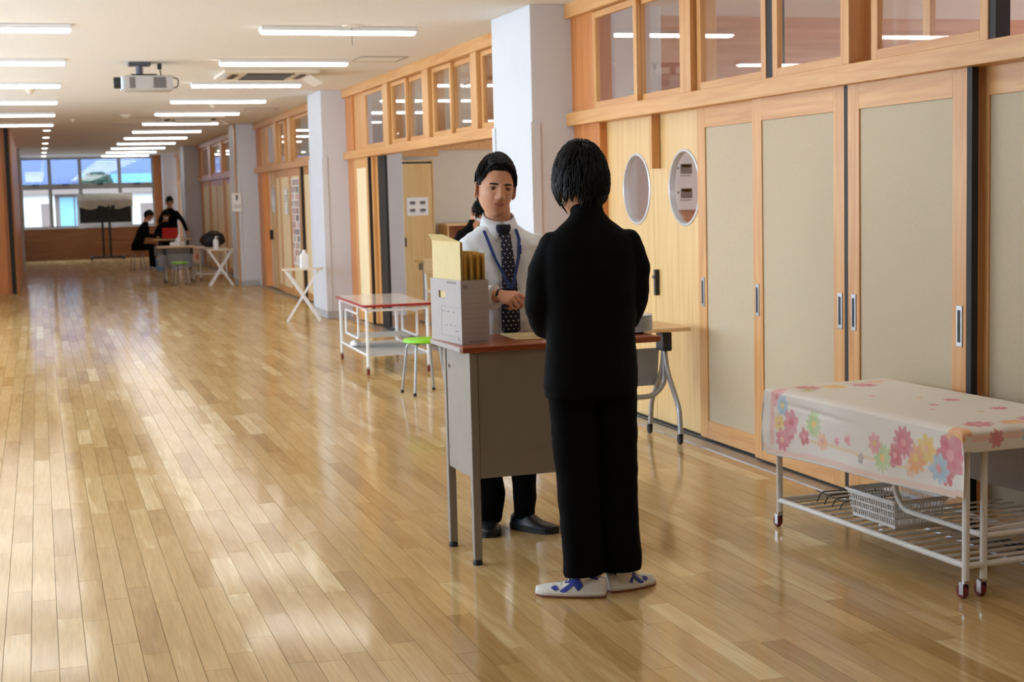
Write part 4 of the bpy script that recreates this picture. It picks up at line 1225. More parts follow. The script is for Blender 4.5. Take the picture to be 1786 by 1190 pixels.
# ------------------------------------------------------------------ open classroom: locker, shelf, desk, chair
lk = thing('tall_locker', 'tall pale wooden locker with a notice sheet inside the open classroom', 'locker', (4.49, 18.98, 0))
MB().box(0, .02, 0, .4, 0, 2.0).box(.44, .46, 0, .4, 0, 2.0).box(.02, .44, 0, .4, 1.98, 2.0).box(.02, .44, 0, .4, 0, .06).box(.02, .44, .38, .4, .06, 1.98).build('body', 'maple', lk)
MB().box(.024, .436, .005, .023, .065, 1.955).build('door', 'maple', lk)
MB().box(.022, .438, .006, .02, 1.957, 1.979).build('vent_gap', 'black_rubber', lk)
MB().box(.05, .07, -.004, .005, .88, 1.0).build('handle', 'black_plastic', lk, bevel=.003)
MB().box(-.014, 0, 0, .4, 0, 2.0).build('side_trim', 'white_wall', lk)
def notice(label, loc, w, h, axis, blocks):
    """a printed sheet: flat paper with grey printed blocks. axis 'y': faces the camera side, 'x': faces the hall"""
    t = thing('notice_sheet', label, 'notice', loc, 0 if axis == 'y' else -PI/2, 'notice sheets')
    MB().box(-w/2, w/2, -.002, 0, -h/2, h/2).build('paper_sheet', 'paper', t)
    for (x0, x1, z0, z1, m) in blocks:
        MB().box(x0*w, x1*w, -.0026, -.002, z0*h, z1*h).build('printed_block', m, t)
    return t
four = []
for cx in (-.22, .25):
    for cz in (-.2, .22):
        four += [(cx-.13, cx+.12, cz-.1, cz+.07, 'print_grey'), (cx-.10, cx+.10, cz+.01, cz+.06, 'print_dark'), (cx-.2, cx-.16, cz-.02, cz+.02, 'print_grey'), (cx-.14, cx+.1, cz-.14, cz-.125, 'print_grey')]
notice('sheet with four grey printed panels on the locker door', (4.72, 18.98, 1.40), .29, .235, 'y', four)
notice('sheet with grey printed panels seen through the nearer porthole', (5.02, 10.955, 1.60), .40, .46, 'y', four)
t = notice('white paper notice on the column beside the distant table', (3.40, 27.03, 1.51), .17, .33, 'y', [(-.1, .1, .1, .4, 'print_grey'), (.0, .12, .15, .35, 'print_dark'), (-.35, .35, -.2, -.17, 'print_grey'), (-.35, .3, -.3, -.27, 'print_grey')])
notice('white sheet taped on a bright cream sliding panel', (3.78, 23.85, 1.50), .3, .42, 'x', [(-.35, .35, .2, .24, 'print_grey'), (-.35, .35, .1, .13, 'print_grey'), (-.35, .2, 0, .03, 'print_grey')])
# colourful poster
po2 = thing('photo_poster', 'tall poster of many small pinkish photographs on a cream panel', 'poster', (3.779, 22.94, 1.24), -PI/2)
MB().box(-.36, .36, -.002, 0, -.72, .62).build('poster_sheet', 'paper', po2)
rp = random.Random(5)
for nm, c in (('photo_pink', (206, 158, 160)), ('photo_grey', (140, 136, 142)), ('photo_tan', (206, 178, 150)), ('photo_dark', (104, 90, 92))): pm(nm, c, .4, var=.2, scale=60)
for i in range(6):
    for j in range(12):
        if rp.random() < .12: continue
        MB().box(-.34+i*.113+rp.uniform(0, .02), -.34+i*.113+.1, -.003, -.002, -.69+j*.108+rp.uniform(0, .015), -.69+j*.108+.098).build('photo_print', rp.choice(('photo_pink', 'photo_grey', 'photo_tan', 'photo_dark', 'photo_pink')), po2)

sh = thing('low_shelf', 'low wooden shelf along the cream wall of the open classroom', 'shelf', (5.12, 19.0, 0))
MB().box(-.02, 2.4, -.02, .42, 1.13, 1.165).build('shelf_top', 'table_wood', sh, bevel=.003)
for x in (0, .58, 1.18, 1.77, 2.36): MB().box(x, x+.02, 0, .4, 0, 1.13).build('divider', 'maple', sh)
for z in (.05, .55): MB().box(.02, 2.36, .02, .4, z, z+.02).build('shelf_board', 'maple', sh)
MB().box(.02, 2.36, .39, .405, .05, 1.13).build('shelf_back', 'dark_wood', sh)

sd1 = thing('school_desk', 'small classroom desk with grey frame near the locker', 'desk', (4.38, 17.3, 0), .12)
MB().prism(rrect(0, .6, 0, .4, .02, 3), .74, .762).build('desktop', 'table_wood', sd1, bevel=.003)
MB().box(.05, .55, .03, .37, .64, .72).build('book_tray', 'grey_metal', sd1)
for x in (.05, .55):
    MB().tube(fillet([(x, .03, .015), (x, .37, .015)], .02), .013, 8).build('foot_bar', 'silver_tube', sd1, smooth=True)
    MB().tube([(x, .2, .02), (x, .2, .73)], .015, 8).build('leg', 'silver_tube', sd1, smooth=True)
ch = thing('school_chair', 'white framed classroom chair by the small classroom desk', 'chair', (4.52, 16.9, 0), .3)
MB().prism(rrect(-.19, .19, -.19, .19, .04, 4), .42, .434).build('seat', 'table_wood', ch)
MB().box(-.19, .19, .17, .185, .62, .80).build('backrest', 'table_wood', ch, bevel=.005)
for x in (-.17, .17):
    MB().tube(fillet([(x, -.18, .012), (x, -.17, .41), (x, .17, .41), (x, .19, .80)], .06), .011, 8).build('frame_tube', 'white_metal', ch, smooth=True)
    MB().tube([(x, .16, .41), (x, .2, .012)], .011, 8).build('leg', 'white_metal', ch, smooth=True)
# ------------------------------------------------------------------ people
def skin_mat(name, rough=.5):
    m = attr_mat(name, 'tint', rough, .05, 400)
    p = m.node_tree.nodes['Principled BSDF']
    p.inputs['Subsurface Weight'].default_value = .12
    p.inputs['Subsurface Radius'].default_value = (.012, .005, .003)
    p.inputs['Subsurface Scale'].default_value = .6
    return m
skin_mat('skin')
pm('hair_black', (6, 5, 5), .5, var=.3, scale=120, spec=.2)
pm('uniform_black', (7, 7, 8), .85, var=.2, scale=30, bump=.3, bscale=700, spec=.12)
pm('trouser_black', (7, 7, 8), .9, var=.2, scale=30, bump=.3, bscale=700, spec=.1)
pm('shirt_white', (216, 220, 226), .75, var=.02, scale=20, bump=.15, bscale=900, spec=.25)
pm('leather_black', (20, 20, 22), .4, var=.2, bump=.3, bscale=200)
pm('lanyard_blue', (34, 58, 120), .6, var=.1)
pm('eye_white', (170, 160, 152), .3, var=.02)
pm('iris_dark', (26, 18, 14), .2, var=.1)
pm('mask_white', (226, 228, 232), .8, var=.03, bump=.2, bscale=300)
attr_mat('tie_cloth', 'tint', .65, .15, 900, .3)
SKIN = srgb(206, 150, 118)[:3]
LIP = srgb(176, 104, 90)[:3]

def union(name, parts, voxel, mat, parent, smooth=2, wrinkle=None, tint=None):
    """several closed shapes grown together into one continuous surface"""
    mb = MB()
    for p in parts: mb.add(p.v, p.f)
    me = mb.mesh(name+'_src')
    o = bpy.data.objects.new(name+'_src', me); COL.objects.link(o)
    r = o.modifiers.new('r', 'REMESH'); r.mode = 'VOXEL'; r.voxel_size = voxel; r.adaptivity = 0
    if smooth:
        s = o.modifiers.new('s', 'SMOOTH'); s.iterations = smooth; s.factor = .5
    dg = bpy.context.evaluated_depsgraph_get()
    out = bpy.data.meshes.new_from_object(o.evaluated_get(dg))
    bpy.data.objects.remove(o); bpy.data.meshes.remove(me)
    out.name = name
    if wrinkle:
        n = len(out.vertices)
        co = np.empty(n*3); out.vertices.foreach_get('co', co); co = co.reshape(-1, 3)
        nr = np.empty(n*3); out.vertex_normals.foreach_get('vector', nr); nr = nr.reshape(-1, 3)
        d = np.array([wrinkle(Vector(c)) for c in co])
        co = co+nr*d[:, None]
        out.vertices.foreach_set('co', co.reshape(-1)); out.update()
    out.polygons.foreach_set('use_smooth', [True]*len(out.polygons))
    out.materials.clear(); out.materials.append(M[mat])
    if tint:
        at = out.attributes.new('tint', 'FLOAT_COLOR', 'POINT')
        at.data.foreach_set('color', list(tint+(1.0,))*len(out.vertices))
    ob = bpy.data.objects.new(name, out)
    link(ob, parent)
    return ob

def limb(pts, rs, n=16):
    """tapered limb with rounded ends"""
    pts = [Vector(p) for p in pts]
    P, Rr = [], []
    for i in range(len(pts)-1):
        for k in range(6):
            t = k/6; P.append(pts[i].lerp(pts[i+1], t)); Rr.append(rs[i]*(1-t)+rs[i+1]*t)
    P.append(pts[-1]); Rr.append(rs[-1])
    d0 = (P[0]-P[1]).normalized(); d1 = (P[-1]-P[-2]).normalized()
    P = [P[0]+d0*Rr[0]*.75, P[0]+d0*Rr[0]*.5]+P+[P[-1]+d1*Rr[-1]*.5, P[-1]+d1*Rr[-1]*.75]
    Rr = [Rr[0]*.5, Rr[0]*.85]+Rr+[Rr[-1]*.85, Rr[-1]*.5]
    return MB().tube(P, Rr, n)

def trunk(rings, n=36, sk=0.0, pw=2.4):
    """rings: (z, cx, cy, rx, ry) stacked upward; sk turns the chest"""
    R = []
    for z, cx, cy, rx, ry in rings:
        ring = []
        for j in range(n):
            a = 2*PI*j/n; c, s = math.cos(a), math.sin(a)
            c = math.copysign(abs(c)**(2/pw), c); s = math.copysign(abs(s)**(2/pw), s)
            ring.append((cx+rx*c, cy+ry*s+sk*rx*c, z))
        R.append(ring)
    return MB().loft(R)

# ---- head shape
def skull(d):
    """surface point of the bare head along unit direction d (x side, y forward, z up), without features"""
    x, y, z = d
    X = .0745*x; Y = (.094 if y > 0 else .100)*y; Z = (.125 if z > 0 else .118)*z
    if z < 0:
        t = -z
        X *= 1-.13*t**1.6-.12*t**4
        if y < 0: Y *= 1-.55*t**1.5
        else: Y *= 1-.03*t; Y += .012*t*t
    if y > 0: Y *= 1-.05*abs(x)**2
    if z > 0: X *= 1+.05*z*(1-z)
    return Vector((X, Y, Z))

def ga(x, s): return math.exp(-(x/s)**2)
def face_point(d):
    p = skull(d)
    x, y, z = p
    col = SKIN
    if y > .01:
        f = min(1, (y-.01)/.04)
        dy = 0
        zz = z
        nose = 0
        if -.045 < z < .03:
            t = (.026-z)/.058
            hgt = .004+.019*max(0, min(1, t))**1.3
            if z < -.03: hgt *= max(0, 1-((-.03-z)/.013)**2)
            wid = .0075+.0055*max(0, min(1, t))
            nose = hgt*ga(x, wid)
        dy += nose
        for s in (-1, 1):
            dy += .0075*ga(x-s*.0135, .006)*ga(z+.031, .006)
            dy -= .0105*ga(x-s*.031, .017)*ga(z-.007, .0105)
            dy += .0038*ga(x-s*.031, .02)*ga(z-.027, .008)
            dy += .0045*ga(x-s*.043, .018)*ga(z+.018, .016)
            dy -= .0028*ga(x-s*.026, .006)*ga(z+.046, .014)
        lipw = ga(x, .024)
        dy += .0045*lipw*ga(z+.0560, .0045)+.0048*lipw*ga(z+.0660, .005)-.0042*ga(x, .027)*ga(z+.0608-4*x*x, .0020)
        dy -= .0035*ga(x, .02)*ga(z+.079, .007)
        dy += .0065*ga(x, .02)*ga(z+.1, .014)
        dy += .002*ga(x, .04)*ga(z-.06, .03)
        p = Vector((x, y+dy*f, z))
        zl = z+.0608-4*x*x; lw = .027*(1-(zl/.0085)**2) if abs(zl) < .0085 else 0
        if lw > 0 and abs(x) < lw+.0005: col = LIP
    return p, col

def head_parts(nu=96, nv=84):
    vs, cs, fs = [], [], []
    for i in range(nv+1):
        ph = PI*i/nv
        for j in range(nu):
            a = 2*PI*j/nu
            p, c = face_point((math.sin(ph)*math.sin(a), math.sin(ph)*math.cos(a), math.cos(ph)))
            vs.append(p); cs.append(c)
    for i in range(nv):
        for j in range(nu):
            k = (j+1) % nu
            fs.append((i*nu+j, (i+1)*nu+j, (i+1)*nu+k, i*nu+k))
    return vs, cs, fs

def ear_shape(s):
    mb = MB()
    mb.ell((s*.078, -.006, -.008), (.0055, .015, .028), 14, 10, Matrix.Rotation(-s*.35, 3, 'Z') @ Matrix.Rotation(.18, 3, 'X'))
    pts = [(s*(.081+.005*math.sin(t*PI)), -.006+.0165*math.cos(PI*.75-t*PI*1.55)-.004, -.006+.029*math.sin(PI*.75-t*PI*1.55)) for t in [i/14 for i in range(15)]]
    mb.tube(pts, [.003+.0012*math.sin(i/14*PI) for i in range(15)], 8)
    mb.ell((s*.078, .001, -.033), (.0045, .007, .008), 10, 8)
    return mb

def frame_of(facing, tilt=0.0, nod=0.0):
    """rotation taking head space (+y forward) to a facing angle measured from local +y toward +x"""
    return Matrix.Rotation(-facing, 3, 'Z') @ Matrix.Rotation(nod, 3, 'X') @ Matrix.Rotation(tilt, 3, 'Y')

def add_head(body, centre, R, sc, ears=True):
    """joins the sculpted head into the body mesh so that the figure is one mesh"""
    vs, cs, fs = head_parts()
    mb = MB(); mb.add(vs, fs); cols = list(cs)
    for s in ((-1, 1) if ears else ()):
        e = ear_shape(s); mb.add(e.v, e.f); cols += [tuple(c*.95 for c in SKIN)]*len(e.v)
    C = Vector(centre)
    bm = bmesh.new(); bm.from_mesh(body.data)
    lay = bm.verts.layers.float_color.get('tint')
    nb = []
    for p, c in zip(mb.v, cols):
        v = bm.verts.new(C+R @ (Vector(p)*sc)); v[lay] = (*c, 1); nb.append(v)
    for q in mb.f:
        try:
            f = bm.faces.new([nb[i] for i in q]); f.smooth = True
        except ValueError: pass
    bmesh.ops.remove_doubles(bm, verts=nb, dist=1e-6)
    bmesh.ops.recalc_face_normals(bm, faces=bm.faces)
    bm.to_mesh(body.data); bm.free(); body.data.update()

def face_details(parent, centre, R, sc, slit=.24):
    C = Vector(centre)
    W = lambda p: C+R @ (Vector(p)*sc)
    for s in (-1, 1):
        ec = (s*.0315, .0715, .0075); er = .0125
        mb = MB(); mb.m = Matrix.Translation(C) @ (R*sc).to_4x4()
        mb.ell(ec, (er, er, er), 18, 12); eye = mb.build('eyeball', 'eye_white', parent, smooth=True, sharp=0)
        mb = MB(); mb.m = Matrix.Translation(C) @ (R*sc).to_4x4()
        mb.lathe([(.0072, .0), (.0068, .0010), (.0, .0018)], 14, (ec[0]+s*.0005, ec[1]+er-.0012, ec[2]-.0008), 'y'); mb.build('iris', 'iris_dark', eye, smooth=True)
        # lids: two bands of a slightly larger ball leaving a narrow slit
        for nm, a0, a1, k in (('upper_lid', slit*.45, 1.75, 1.10), ('lower_lid', -1.5, -slit*.62, 1.07)):
            rings = []
            for i in range(9):
                el = a0+(a1-a0)*i/8
                ring = []
                for j in range(17):
                    az = -1.45+2.9*j/16
                    corner = (abs(az)/1.45)**2
                    e2 = el*(1-.55*corner) if i == 0 else el
                    q = Vector((math.sin(az)*math.cos(e2), math.cos(az)*math.cos(e2), math.sin(e2)))*er*k
                    q.x *= 1.18
                    ring.append(Vector(ec)+q)
                rings.append(ring)
            mb = MB(); mb.m = Matrix.Translation(C) @ (R*sc).to_4x4()
            mb.loft(rings, False, False)
            me = mb.mesh(nm); me.polygons.foreach_set('use_smooth', [True]*len(me.polygons)); me.materials.append(M['skin'])
            at = me.attributes.new('tint', 'FLOAT_COLOR', 'POINT'); at.data.foreach_set('color', list(SKIN+(1.0,))*len(me.vertices))
            link(bpy.data.objects.new(nm, me), parent)
            if nm == 'upper_lid':
                MB().tube([W(q+(q-Vector(ec))*.04) for q in rings[0][2:15]], .0011*sc, 6).build('lash_line', 'hair_black', parent, smooth=True)
        bp = []
        for i in range(9):
            t = i/8; x = s*(.013+.036*t)
            bp.append(W((x, face_point(Vector((x/.0745, .9, .2)).normalized())[0].y*.0+.094-.35*x*x/.08+(-.004 if t > .7 else 0), .0222+.0035*math.sin(t*PI*.8)-.0015*t)))
        MB().tube(bp, [.0010*sc+.0026*sc*math.sin(PI*(.12+.8*(i/8))) for i in range(9)], 8, flat=.55).build('eyebrow', 'hair_black', parent, smooth=True)

def mouth_line(parent, centre, R, sc):
    pts = []
    for i in range(11):
        x = -.022+.044*i/10
        best = min((face_point(Vector((math.sin(a)*math.sin(ph), math.cos(a)*math.sin(ph), math.cos(ph))))[0] for a in [x/.085] for ph in [PI/2+.40+.008*k for k in range(24)]), key=lambda q: abs(q.z-(-.0608+4*x*x)))
        pts.append(Vector(centre)+R @ ((best+Vector((0, .0006, 0)))*sc))
    MB().tube(pts, [.0004+.0011*math.sin(PI*i/10) for i in range(11)], 6).build('mouth_line', 'mouth_dark', parent, smooth=True)
pm('mouth_dark', (96, 48, 42), .6, var=.05)

def hairline_short(d):
    a = abs(math.atan2(d[0], d[1])); z = d[2]
    if a < .75: h = .64-.06*a
    elif a < 1.2: h = .595+(a-.75)/.45*(.22-.595)
    elif a < 1.45: h = .08
    elif a < 1.95: h = .08+.24*math.sin((a-1.45)/.5*PI)
    else: h = .02-.34*min(1, (a-1.95)/.5)
    return z > h
def hairline_long(d):
    a = abs(math.atan2(d[0], d[1])); z = d[2]
    if a < .7: h = .25
    elif a < 1.6: h = .25-.35*(a-.7)/.9
    elif a < 2.35: h = -.08
    else: h = -.08-.58*min(1, (a-2.35)/.4)
    return z > h

def hair(parent, centre, R, sc, inside, thick, n, length, seed, sweep=None, whorl=(.05, -.45, .89), wild=.25, lift=.012, wd=(.0055, .0095)):
    rnd = random.Random(seed)
    C = Vector(centre); wv = Vector(whorl).normalized()
    W = lambda p: C+R @ (p*sc)
    def th(d): return 1+thick*(.62+.55*max(0, d[2])+.7*min(0, d[2]))
    mb = MB(); nu, nv = 64, 44; rings = []
    for i in range(1, nv):
        ph = PI*i/nv; ring = []
        for j in range(nu):
            a = 2*PI*j/nu; d = Vector((math.sin(ph)*math.sin(a), math.sin(ph)*math.cos(a), math.cos(ph)))
            k = th(d)+.018*noise.noise(d*6) if inside(d) else .90
            ring.append(W(skull(d)*k))
        rings.append(ring)
    mb.loft(rings)
    made = 0
    while made < n:
        d = Vector((rnd.gauss(0, 1), rnd.gauss(0, 1), rnd.gauss(0, 1))).normalized()
        if not inside(d): continue
        made += 1
        t = d-wv; t = (t-d*t.dot(d))
        if t.length < .05: t = Vector((rnd.uniform(-1, 1), rnd.uniform(-1, 1), 0))
        t.normalize()
        if sweep: t = sweep(d, t)
        t = (t+Vector((rnd.uniform(-wild, wild), rnd.uniform(-wild, wild), rnd.uniform(-wild, wild)))).normalized()
        ln = length(d)*rnd.uniform(.7, 1.15)
        if ln < .014: continue
        base = skull(d)
        pts = []
        for k in range(5):
            s = k/4
            q = base+t*ln*s
            dd = q.normalized()
            r0 = skull(dd)
            q = r0*(th(dd)+lift/.1*math.sin(PI*min(1, s*1.05))*.6+(.02*s))+Vector((0, 0, -.012*s*s))
            pts.append(W(q))
        w = rnd.uniform(*wd)*sc
        mb.tube(pts, [w*.8, w, w*.9, w*.6, w*.1], 6, flat=.55)
    return mb.build('hair', 'hair_black', parent, smooth=True, sharp=0)

# ---- hands
def hand(wrist, along, back, side, curl, sc=1.0, thumb_in=.5, spread=.12):
    """palm and five fingers as closed shapes. along: wrist to knuckles, back: back of the hand, side: toward the thumb"""
    A = Vector(along).normalized(); B = Vector(back); B = (B-A*B.dot(A)).normalized(); S = A.cross(B)
    if S.dot(Vector(side)) < 0: S = -S
    Wp = Vector(wrist)
    P = lambda a, s, b: Wp+(A*a+S*s+B*b)*sc
    parts = []
    m = Matrix((A, S, B)).transposed()
    rings = []
    for a, w, t in ((-.01, .024, .019), (.015, .028, .018), (.045, .039, .016), (.075, .042, .014), (.09, .040, .012)):
        rings.append([P(a, w*math.cos(2*PI*j/16), t*math.sin(2*PI*j/16)) for j in range(16)])
    parts.append(MB().loft(rings))
    names = ((.030, .072, .0083), (.010, .080, .0086), (-.011, .074, .0082), (-.030, .058, .0073))
    for i, (s, ln, r) in enumerate(names):
        c = curl[i] if isinstance(curl, (list, tuple)) else curl
        p = Vector((.088 if i < 3 else .082, s, 0)); ang = 0
        chain = [P(p.x-.02, p.y*.9, -.001), P(*p)]
        rr = [r*1.15*sc, r*1.1*sc]
        for seg, (fr, ca) in enumerate(((.45, .75), (.31, 1.0), (.24, .7))):
            ang += c*ca
            p = p+Vector((math.cos(ang), spread*s*8*math.cos(ang)*.3, -math.sin(ang)))*ln*fr
            chain.append(P(*p)); rr.append(r*(1-.1*(seg+1))*sc)
        parts.append(limb(chain, rr, 10))
    ti = thumb_in
    parts.append(limb([P(.018, .024, -.006), P(.045, .046-.008*ti, -.016-.012*ti), P(.074, .050-.026*ti, -.022-.018*ti), P(.094, .044-.036*ti, -.022-.018*ti)], [.0125*sc, .0112*sc, .0096*sc, .0075*sc], 10))
    return parts

# ---- shoes
def shoe(parent, heel, toe, upper, sole, L=None, w=.048, h=.075, name='shoe', stripes=None, sole_h=.022):
    heel = Vector(heel); toe = Vector(toe)
    d = (toe-heel); L = L or d.length; d.normalize(); n = Vector((-d.y, d.x, 0))
    def width(s): return w*(.62+.30*math.sin(min(1, s*1.6)*PI/2)+.12*math.sin(s*PI))*(1 if s < .78 else math.sqrt(max(0, 1-((s-.78)/.225)**2)))*(1 if s > .08 else .80+.2*math.sqrt(max(0, s/.08)))
    def height(s):
        if s < .12: return h*(.90-.10*(1-s/.12))
        if s < .35: return h*(.90+.10*min(1, (s-.12)/.1))
        if s < .62: return h-(h-.046)*((s-.35)/.27)
        return .046-.014*((s-.62)/.38)**1.5
    def pt(s, a):
        """s along the shoe, a 0..pi over the top from the right side to the left side"""
        c, sn = math.cos(a), math.sin(a)
        c = math.copysign(abs(c)**.75, c); sn = abs(sn)**.85
        ww = width(s)*(1-.22*sn)
        return heel+d*(s*L)+n*(-ww*c)+Vector((0, 0, sole_h*.8+(height(s)-sole_h*.8)*sn))
    S = [0, .02, .05, .1, .18, .27, .36, .45, .54, .63, .72, .8, .87, .93, .97, .99]
    A = [PI*j/16 for j in range(17)]
    up_o = MB().loft([[pt(s, a) for a in A] for s in S]).build(name, upper, parent, smooth=True, sharp=70)
    prof = [heel+d*(s*L)-n*(width(s)+.004) for s in S]+[heel+d*(s*L)+n*(width(s)+.004) for s in reversed(S)]
    rings = [[(p.x, p.y, z) for p in prof] for z in (.004, sole_h*.45)]
    MB().loft([[(p.x, p.y, z) for p in prof] for z in (0, sole_h*.42)]).build('outsole', sole[1], up_o, bevel=.002)
    MB().loft([[(p.x, p.y, z) for p in prof] for z in (sole_h*.42, sole_h)]).build('midsole', sole[0], up_o, bevel=.002)
    if stripes:
        for mat, poly in stripes:
            # ribbon given as centre line (s, a) with half width in metres; lifted off the upper
            for side in (0, 1):
                mb = MB(); rings = []
                N = 12
                ev = []
                for i in range(N+1):
                    t = i/N*(len(poly)-1); k = min(int(t), len(poly)-2); f = t-k
                    ev.append([poly[k][q]*(1-f)+poly[k+1][q]*f for q in range(3)])
                for i in range(N+1):
                    p0, p1 = ev[max(0, i-1)], ev[min(N, i+1)]
                    tx, ty = (p1[0]-p0[0])*L, (p1[1]-p0[1])*.055
                    tl = math.hypot(tx, ty) or 1; nx, ny = -ty/tl, tx/tl
                    row, low = [], []
                    for e in (-1, -.33, .33, 1):
                        s = ev[i][0]+nx*e*ev[i][2]/L; a = ev[i][1]+ny*e*ev[i][2]/.055
                        a = max(.12, min(PI/2, a)); s = min(.97, max(.02, s))
                        q = pt(s, PI-a if side else a)
                        c = heel+d*(s*L)+Vector((0, 0, .03))
                        row.append(q+(q-c).normalized()*.0018); low.append(q-(q-c).normalized()*.002)
                    rings.append(row+low[::-1])
                mb.loft(rings).build('stripe', mat, up_o, smooth=True)
        lace = []
        for i in range(5):
            s = .40+.055*i
            mb = MB().tube([pt(s, a)+Vector((0, 0, .002)) for a in [PI*(.33+.34*j/8) for j in range(9)]], .0028, 6); mb.build('lace', upper, up_o, smooth=True)
    return up_o

CAMROT = math.atan2(r2.y, r2.x)
CAMROT = math.atan2(-.3021, .9533)

# =================================================================== student seen from behind
stu = thing('person', 'student in a black uniform seen from behind, standing in front of the desk', 'person', (2.0, 5.29, 0), CAMROT)
SF = -.52                      # facing, to the left of straight away
sHead = (-.047, .035, 1.55); sR = frame_of(-.50, 0.03, -.12); sS = 1.06
W1 = (-.085, .20, .985); W2h = (.06, .225, .985)
body = union('body', [
    limb([(-.03, .0, 1.36), (-.032, .012, 1.44), (-.04, .03, 1.53)], [.062, .056, .056]),
    trunk([(.80, -.025, 0, .13, .085), (1.0, -.025, 0, .125, .08), (1.25, -.02, 0, .15, .085), (1.38, -.02, 0, .12, .07), (1.42, -.02, 0, .07, .06)], sk=.3),
    limb([(-.165, -.05, 1.33), (-.222, -.055, 1.10), (-.09, .19, .985)], [.045, .038, .026]),
    limb([(.135, .05, 1.33), (.163, .075, 1.11), (.06, .215, .985)], [.045, .038, .026]),
    limb([(-.09, -.02, .84), (-.085, -.04, .47), (-.07, -.075, .07)], [.075, .05, .035]),
    limb([(.055, .02, .84), (.07, .015, .47), (.08, -.01, .07)], [.075, .05, .035])]
    + hand(W1, (.9, .5, -.3), (-.3, .6, .6), (0, 0, 1), .45, .95) + hand(W2h, (-.8, .3, -.35), (.3, .7, .5), (0, 0, 1), .5, .95),
    .005, 'skin', stu, 2, tint=SKIN)
add_head(body, sHead, sR, sS, False)
hair(stu, sHead, sR, sS, hairline_long, .24, 1500, lambda d: .07 if d[2] > .15 else .03, 11, wild=.55, lift=.018, whorl=(-.1, -.35, .93), wd=(.003, .006))
def jw(c):
    return .004*noise.noise(c*7)+.0022*noise.noise(Vector((c.x*9, c.y*9, c.z*26)))+.0015*noise.noise(c*30)
jacket = union('jacket', [
    trunk([(.762, -.023, -.005, .180, .130), (.80, -.023, -.005, .186, .135), (.90, -.022, 0, .180, .128), (1.0, -.021, 0, .172, .120), (1.10, -.02, 0, .176, .122), (1.22, -.018, 0, .186, .125), (1.31, -.018, 0, .182, .115), (1.36, -.018, 0, .166, .098), (1.395, -.02, .003, .125, .085), (1.425, -.022, .008, .085, .072), (1.45, -.024, .012, .066, .066)], sk=.32),
    trunk([(1.40, -.022, .006, .072, .068), (1.44, -.024, .012, .066, .065), (1.488, -.028, .02, .061, .062)], sk=.1, pw=2),
    limb([(-.155, -.045, 1.335), (-.205, -.06, 1.24), (-.222, -.06, 1.11), (-.20, -.01, 1.03), (-.12, .14, .99)], [.058, .055, .052, .050, .044]),
    limb([(.122, .05, 1.340), (.158, .06, 1.24), (.160, .07, 1.12), (.13, .12, 1.04), (.075, .20, .99)], [.058, .054, .050, .048, .044])],
    .0075, 'uniform_black', stu, 3, jw)
trousers = union('trousers', [
    trunk([(.74, -.02, 0, .150, .10), (.78, -.02, 0, .165, .115), (.86, -.02, 0, .17, .12), (.92, -.02, 0, .16, .11)], sk=.32),
    trunk([(.082, -.070, -.078, .079, .074), (.10, -.070, -.076, .079, .076), (.25, -.076, -.068, .078, .083), (.45, -.086, -.05, .082, .085), (.62, -.094, -.035, .090, .092), (.78, -.098, -.025, .094, .10)], sk=.2),
    trunk([(.078, .078, -.012, .079, .074), (.115, .078, -.011, .079, .076), (.25, .074, -.004, .076, .081), (.45, .070, .006, .078, .083), (.62, .066, .014, .086, .09), (.78, .062, .022, .09, .10)], sk=.2)],
    .0075, 'trouser_black', stu, 3, lambda c: .005*noise.noise(Vector((c.x*6, c.y*6, c.z*10)))+.002*noise.noise(c*22))
pm('shoe_white', (208, 206, 198), .55, var=.04, scale=30, bump=.1)
pm('shoe_blue', (32, 52, 150), .5, var=.08)
pm('shoe_gum', (120, 66, 44), .6, var=.08)
# crossing stripes: two long ones and short toe marks, (along, over, half width)
ST = [('shoe_blue', [(.60, .12, .012), (.52, .45, .012), (.40, .80, .009), (.24, .98, .006), (.10, 1.0, .005)]),
      ('shoe_blue', [(.54, 1.25, .010), (.45, .85, .010), (.36, .40, .012), (.33, .22, .012)]),
      ('shoe_blue', [(.68, 1.0, .009), (.72, .72, .010), (.66, .40, .010)])]
for q in ((-.068, -.078), (.078, -.012)):
    MB().tube([(q[0], q[1], .04), (q[0], q[1], .09), (q[0], q[1], .16)], [.04, .043, .045], 16).build('sock', 'shoe_white', stu, smooth=True)
shoe(stu, (.012, -.103, 0), (-.256, -.045, 0), 'shoe_white', ('shoe_white', 'shoe_gum'), stripes=ST, h=.088, w=.051)
shoe(stu, (.018, -.045, 0), (.205, .085, 0), 'shoe_white', ('shoe_white', 'shoe_gum'), stripes=ST, h=.088, w=.051)
# strap of the face mask and the mask itself
C = Vector(sHead)
WH = lambda p: C+sR @ (Vector(p)*sS)
rings = []
for i in range(9):
    z = -.012-.085*i/8
    rings.append([WH(face_point(Vector((math.sin(a), math.cos(a), z/.1)).normalized())[0]*1.035+Vector((0, .004, 0))) for a in [-1.15+2.3*j/20 for j in range(21)]])
MB().loft(rings, False, False).build('face_mask', 'mask_white', stu, smooth=True)
for s in (-1, 1):
    MB().tube([WH((s*.070, .035, -.03)), WH((s*.082, .012, -.008)), WH((s*.086, -.012, .012)), WH((s*.085, -.024, -.01)), WH((s*.08, -.012, -.04)), WH((s*.071, .03, -.075))], .0022, 6).build('mask_strap', 'mask_white', stu, smooth=True)

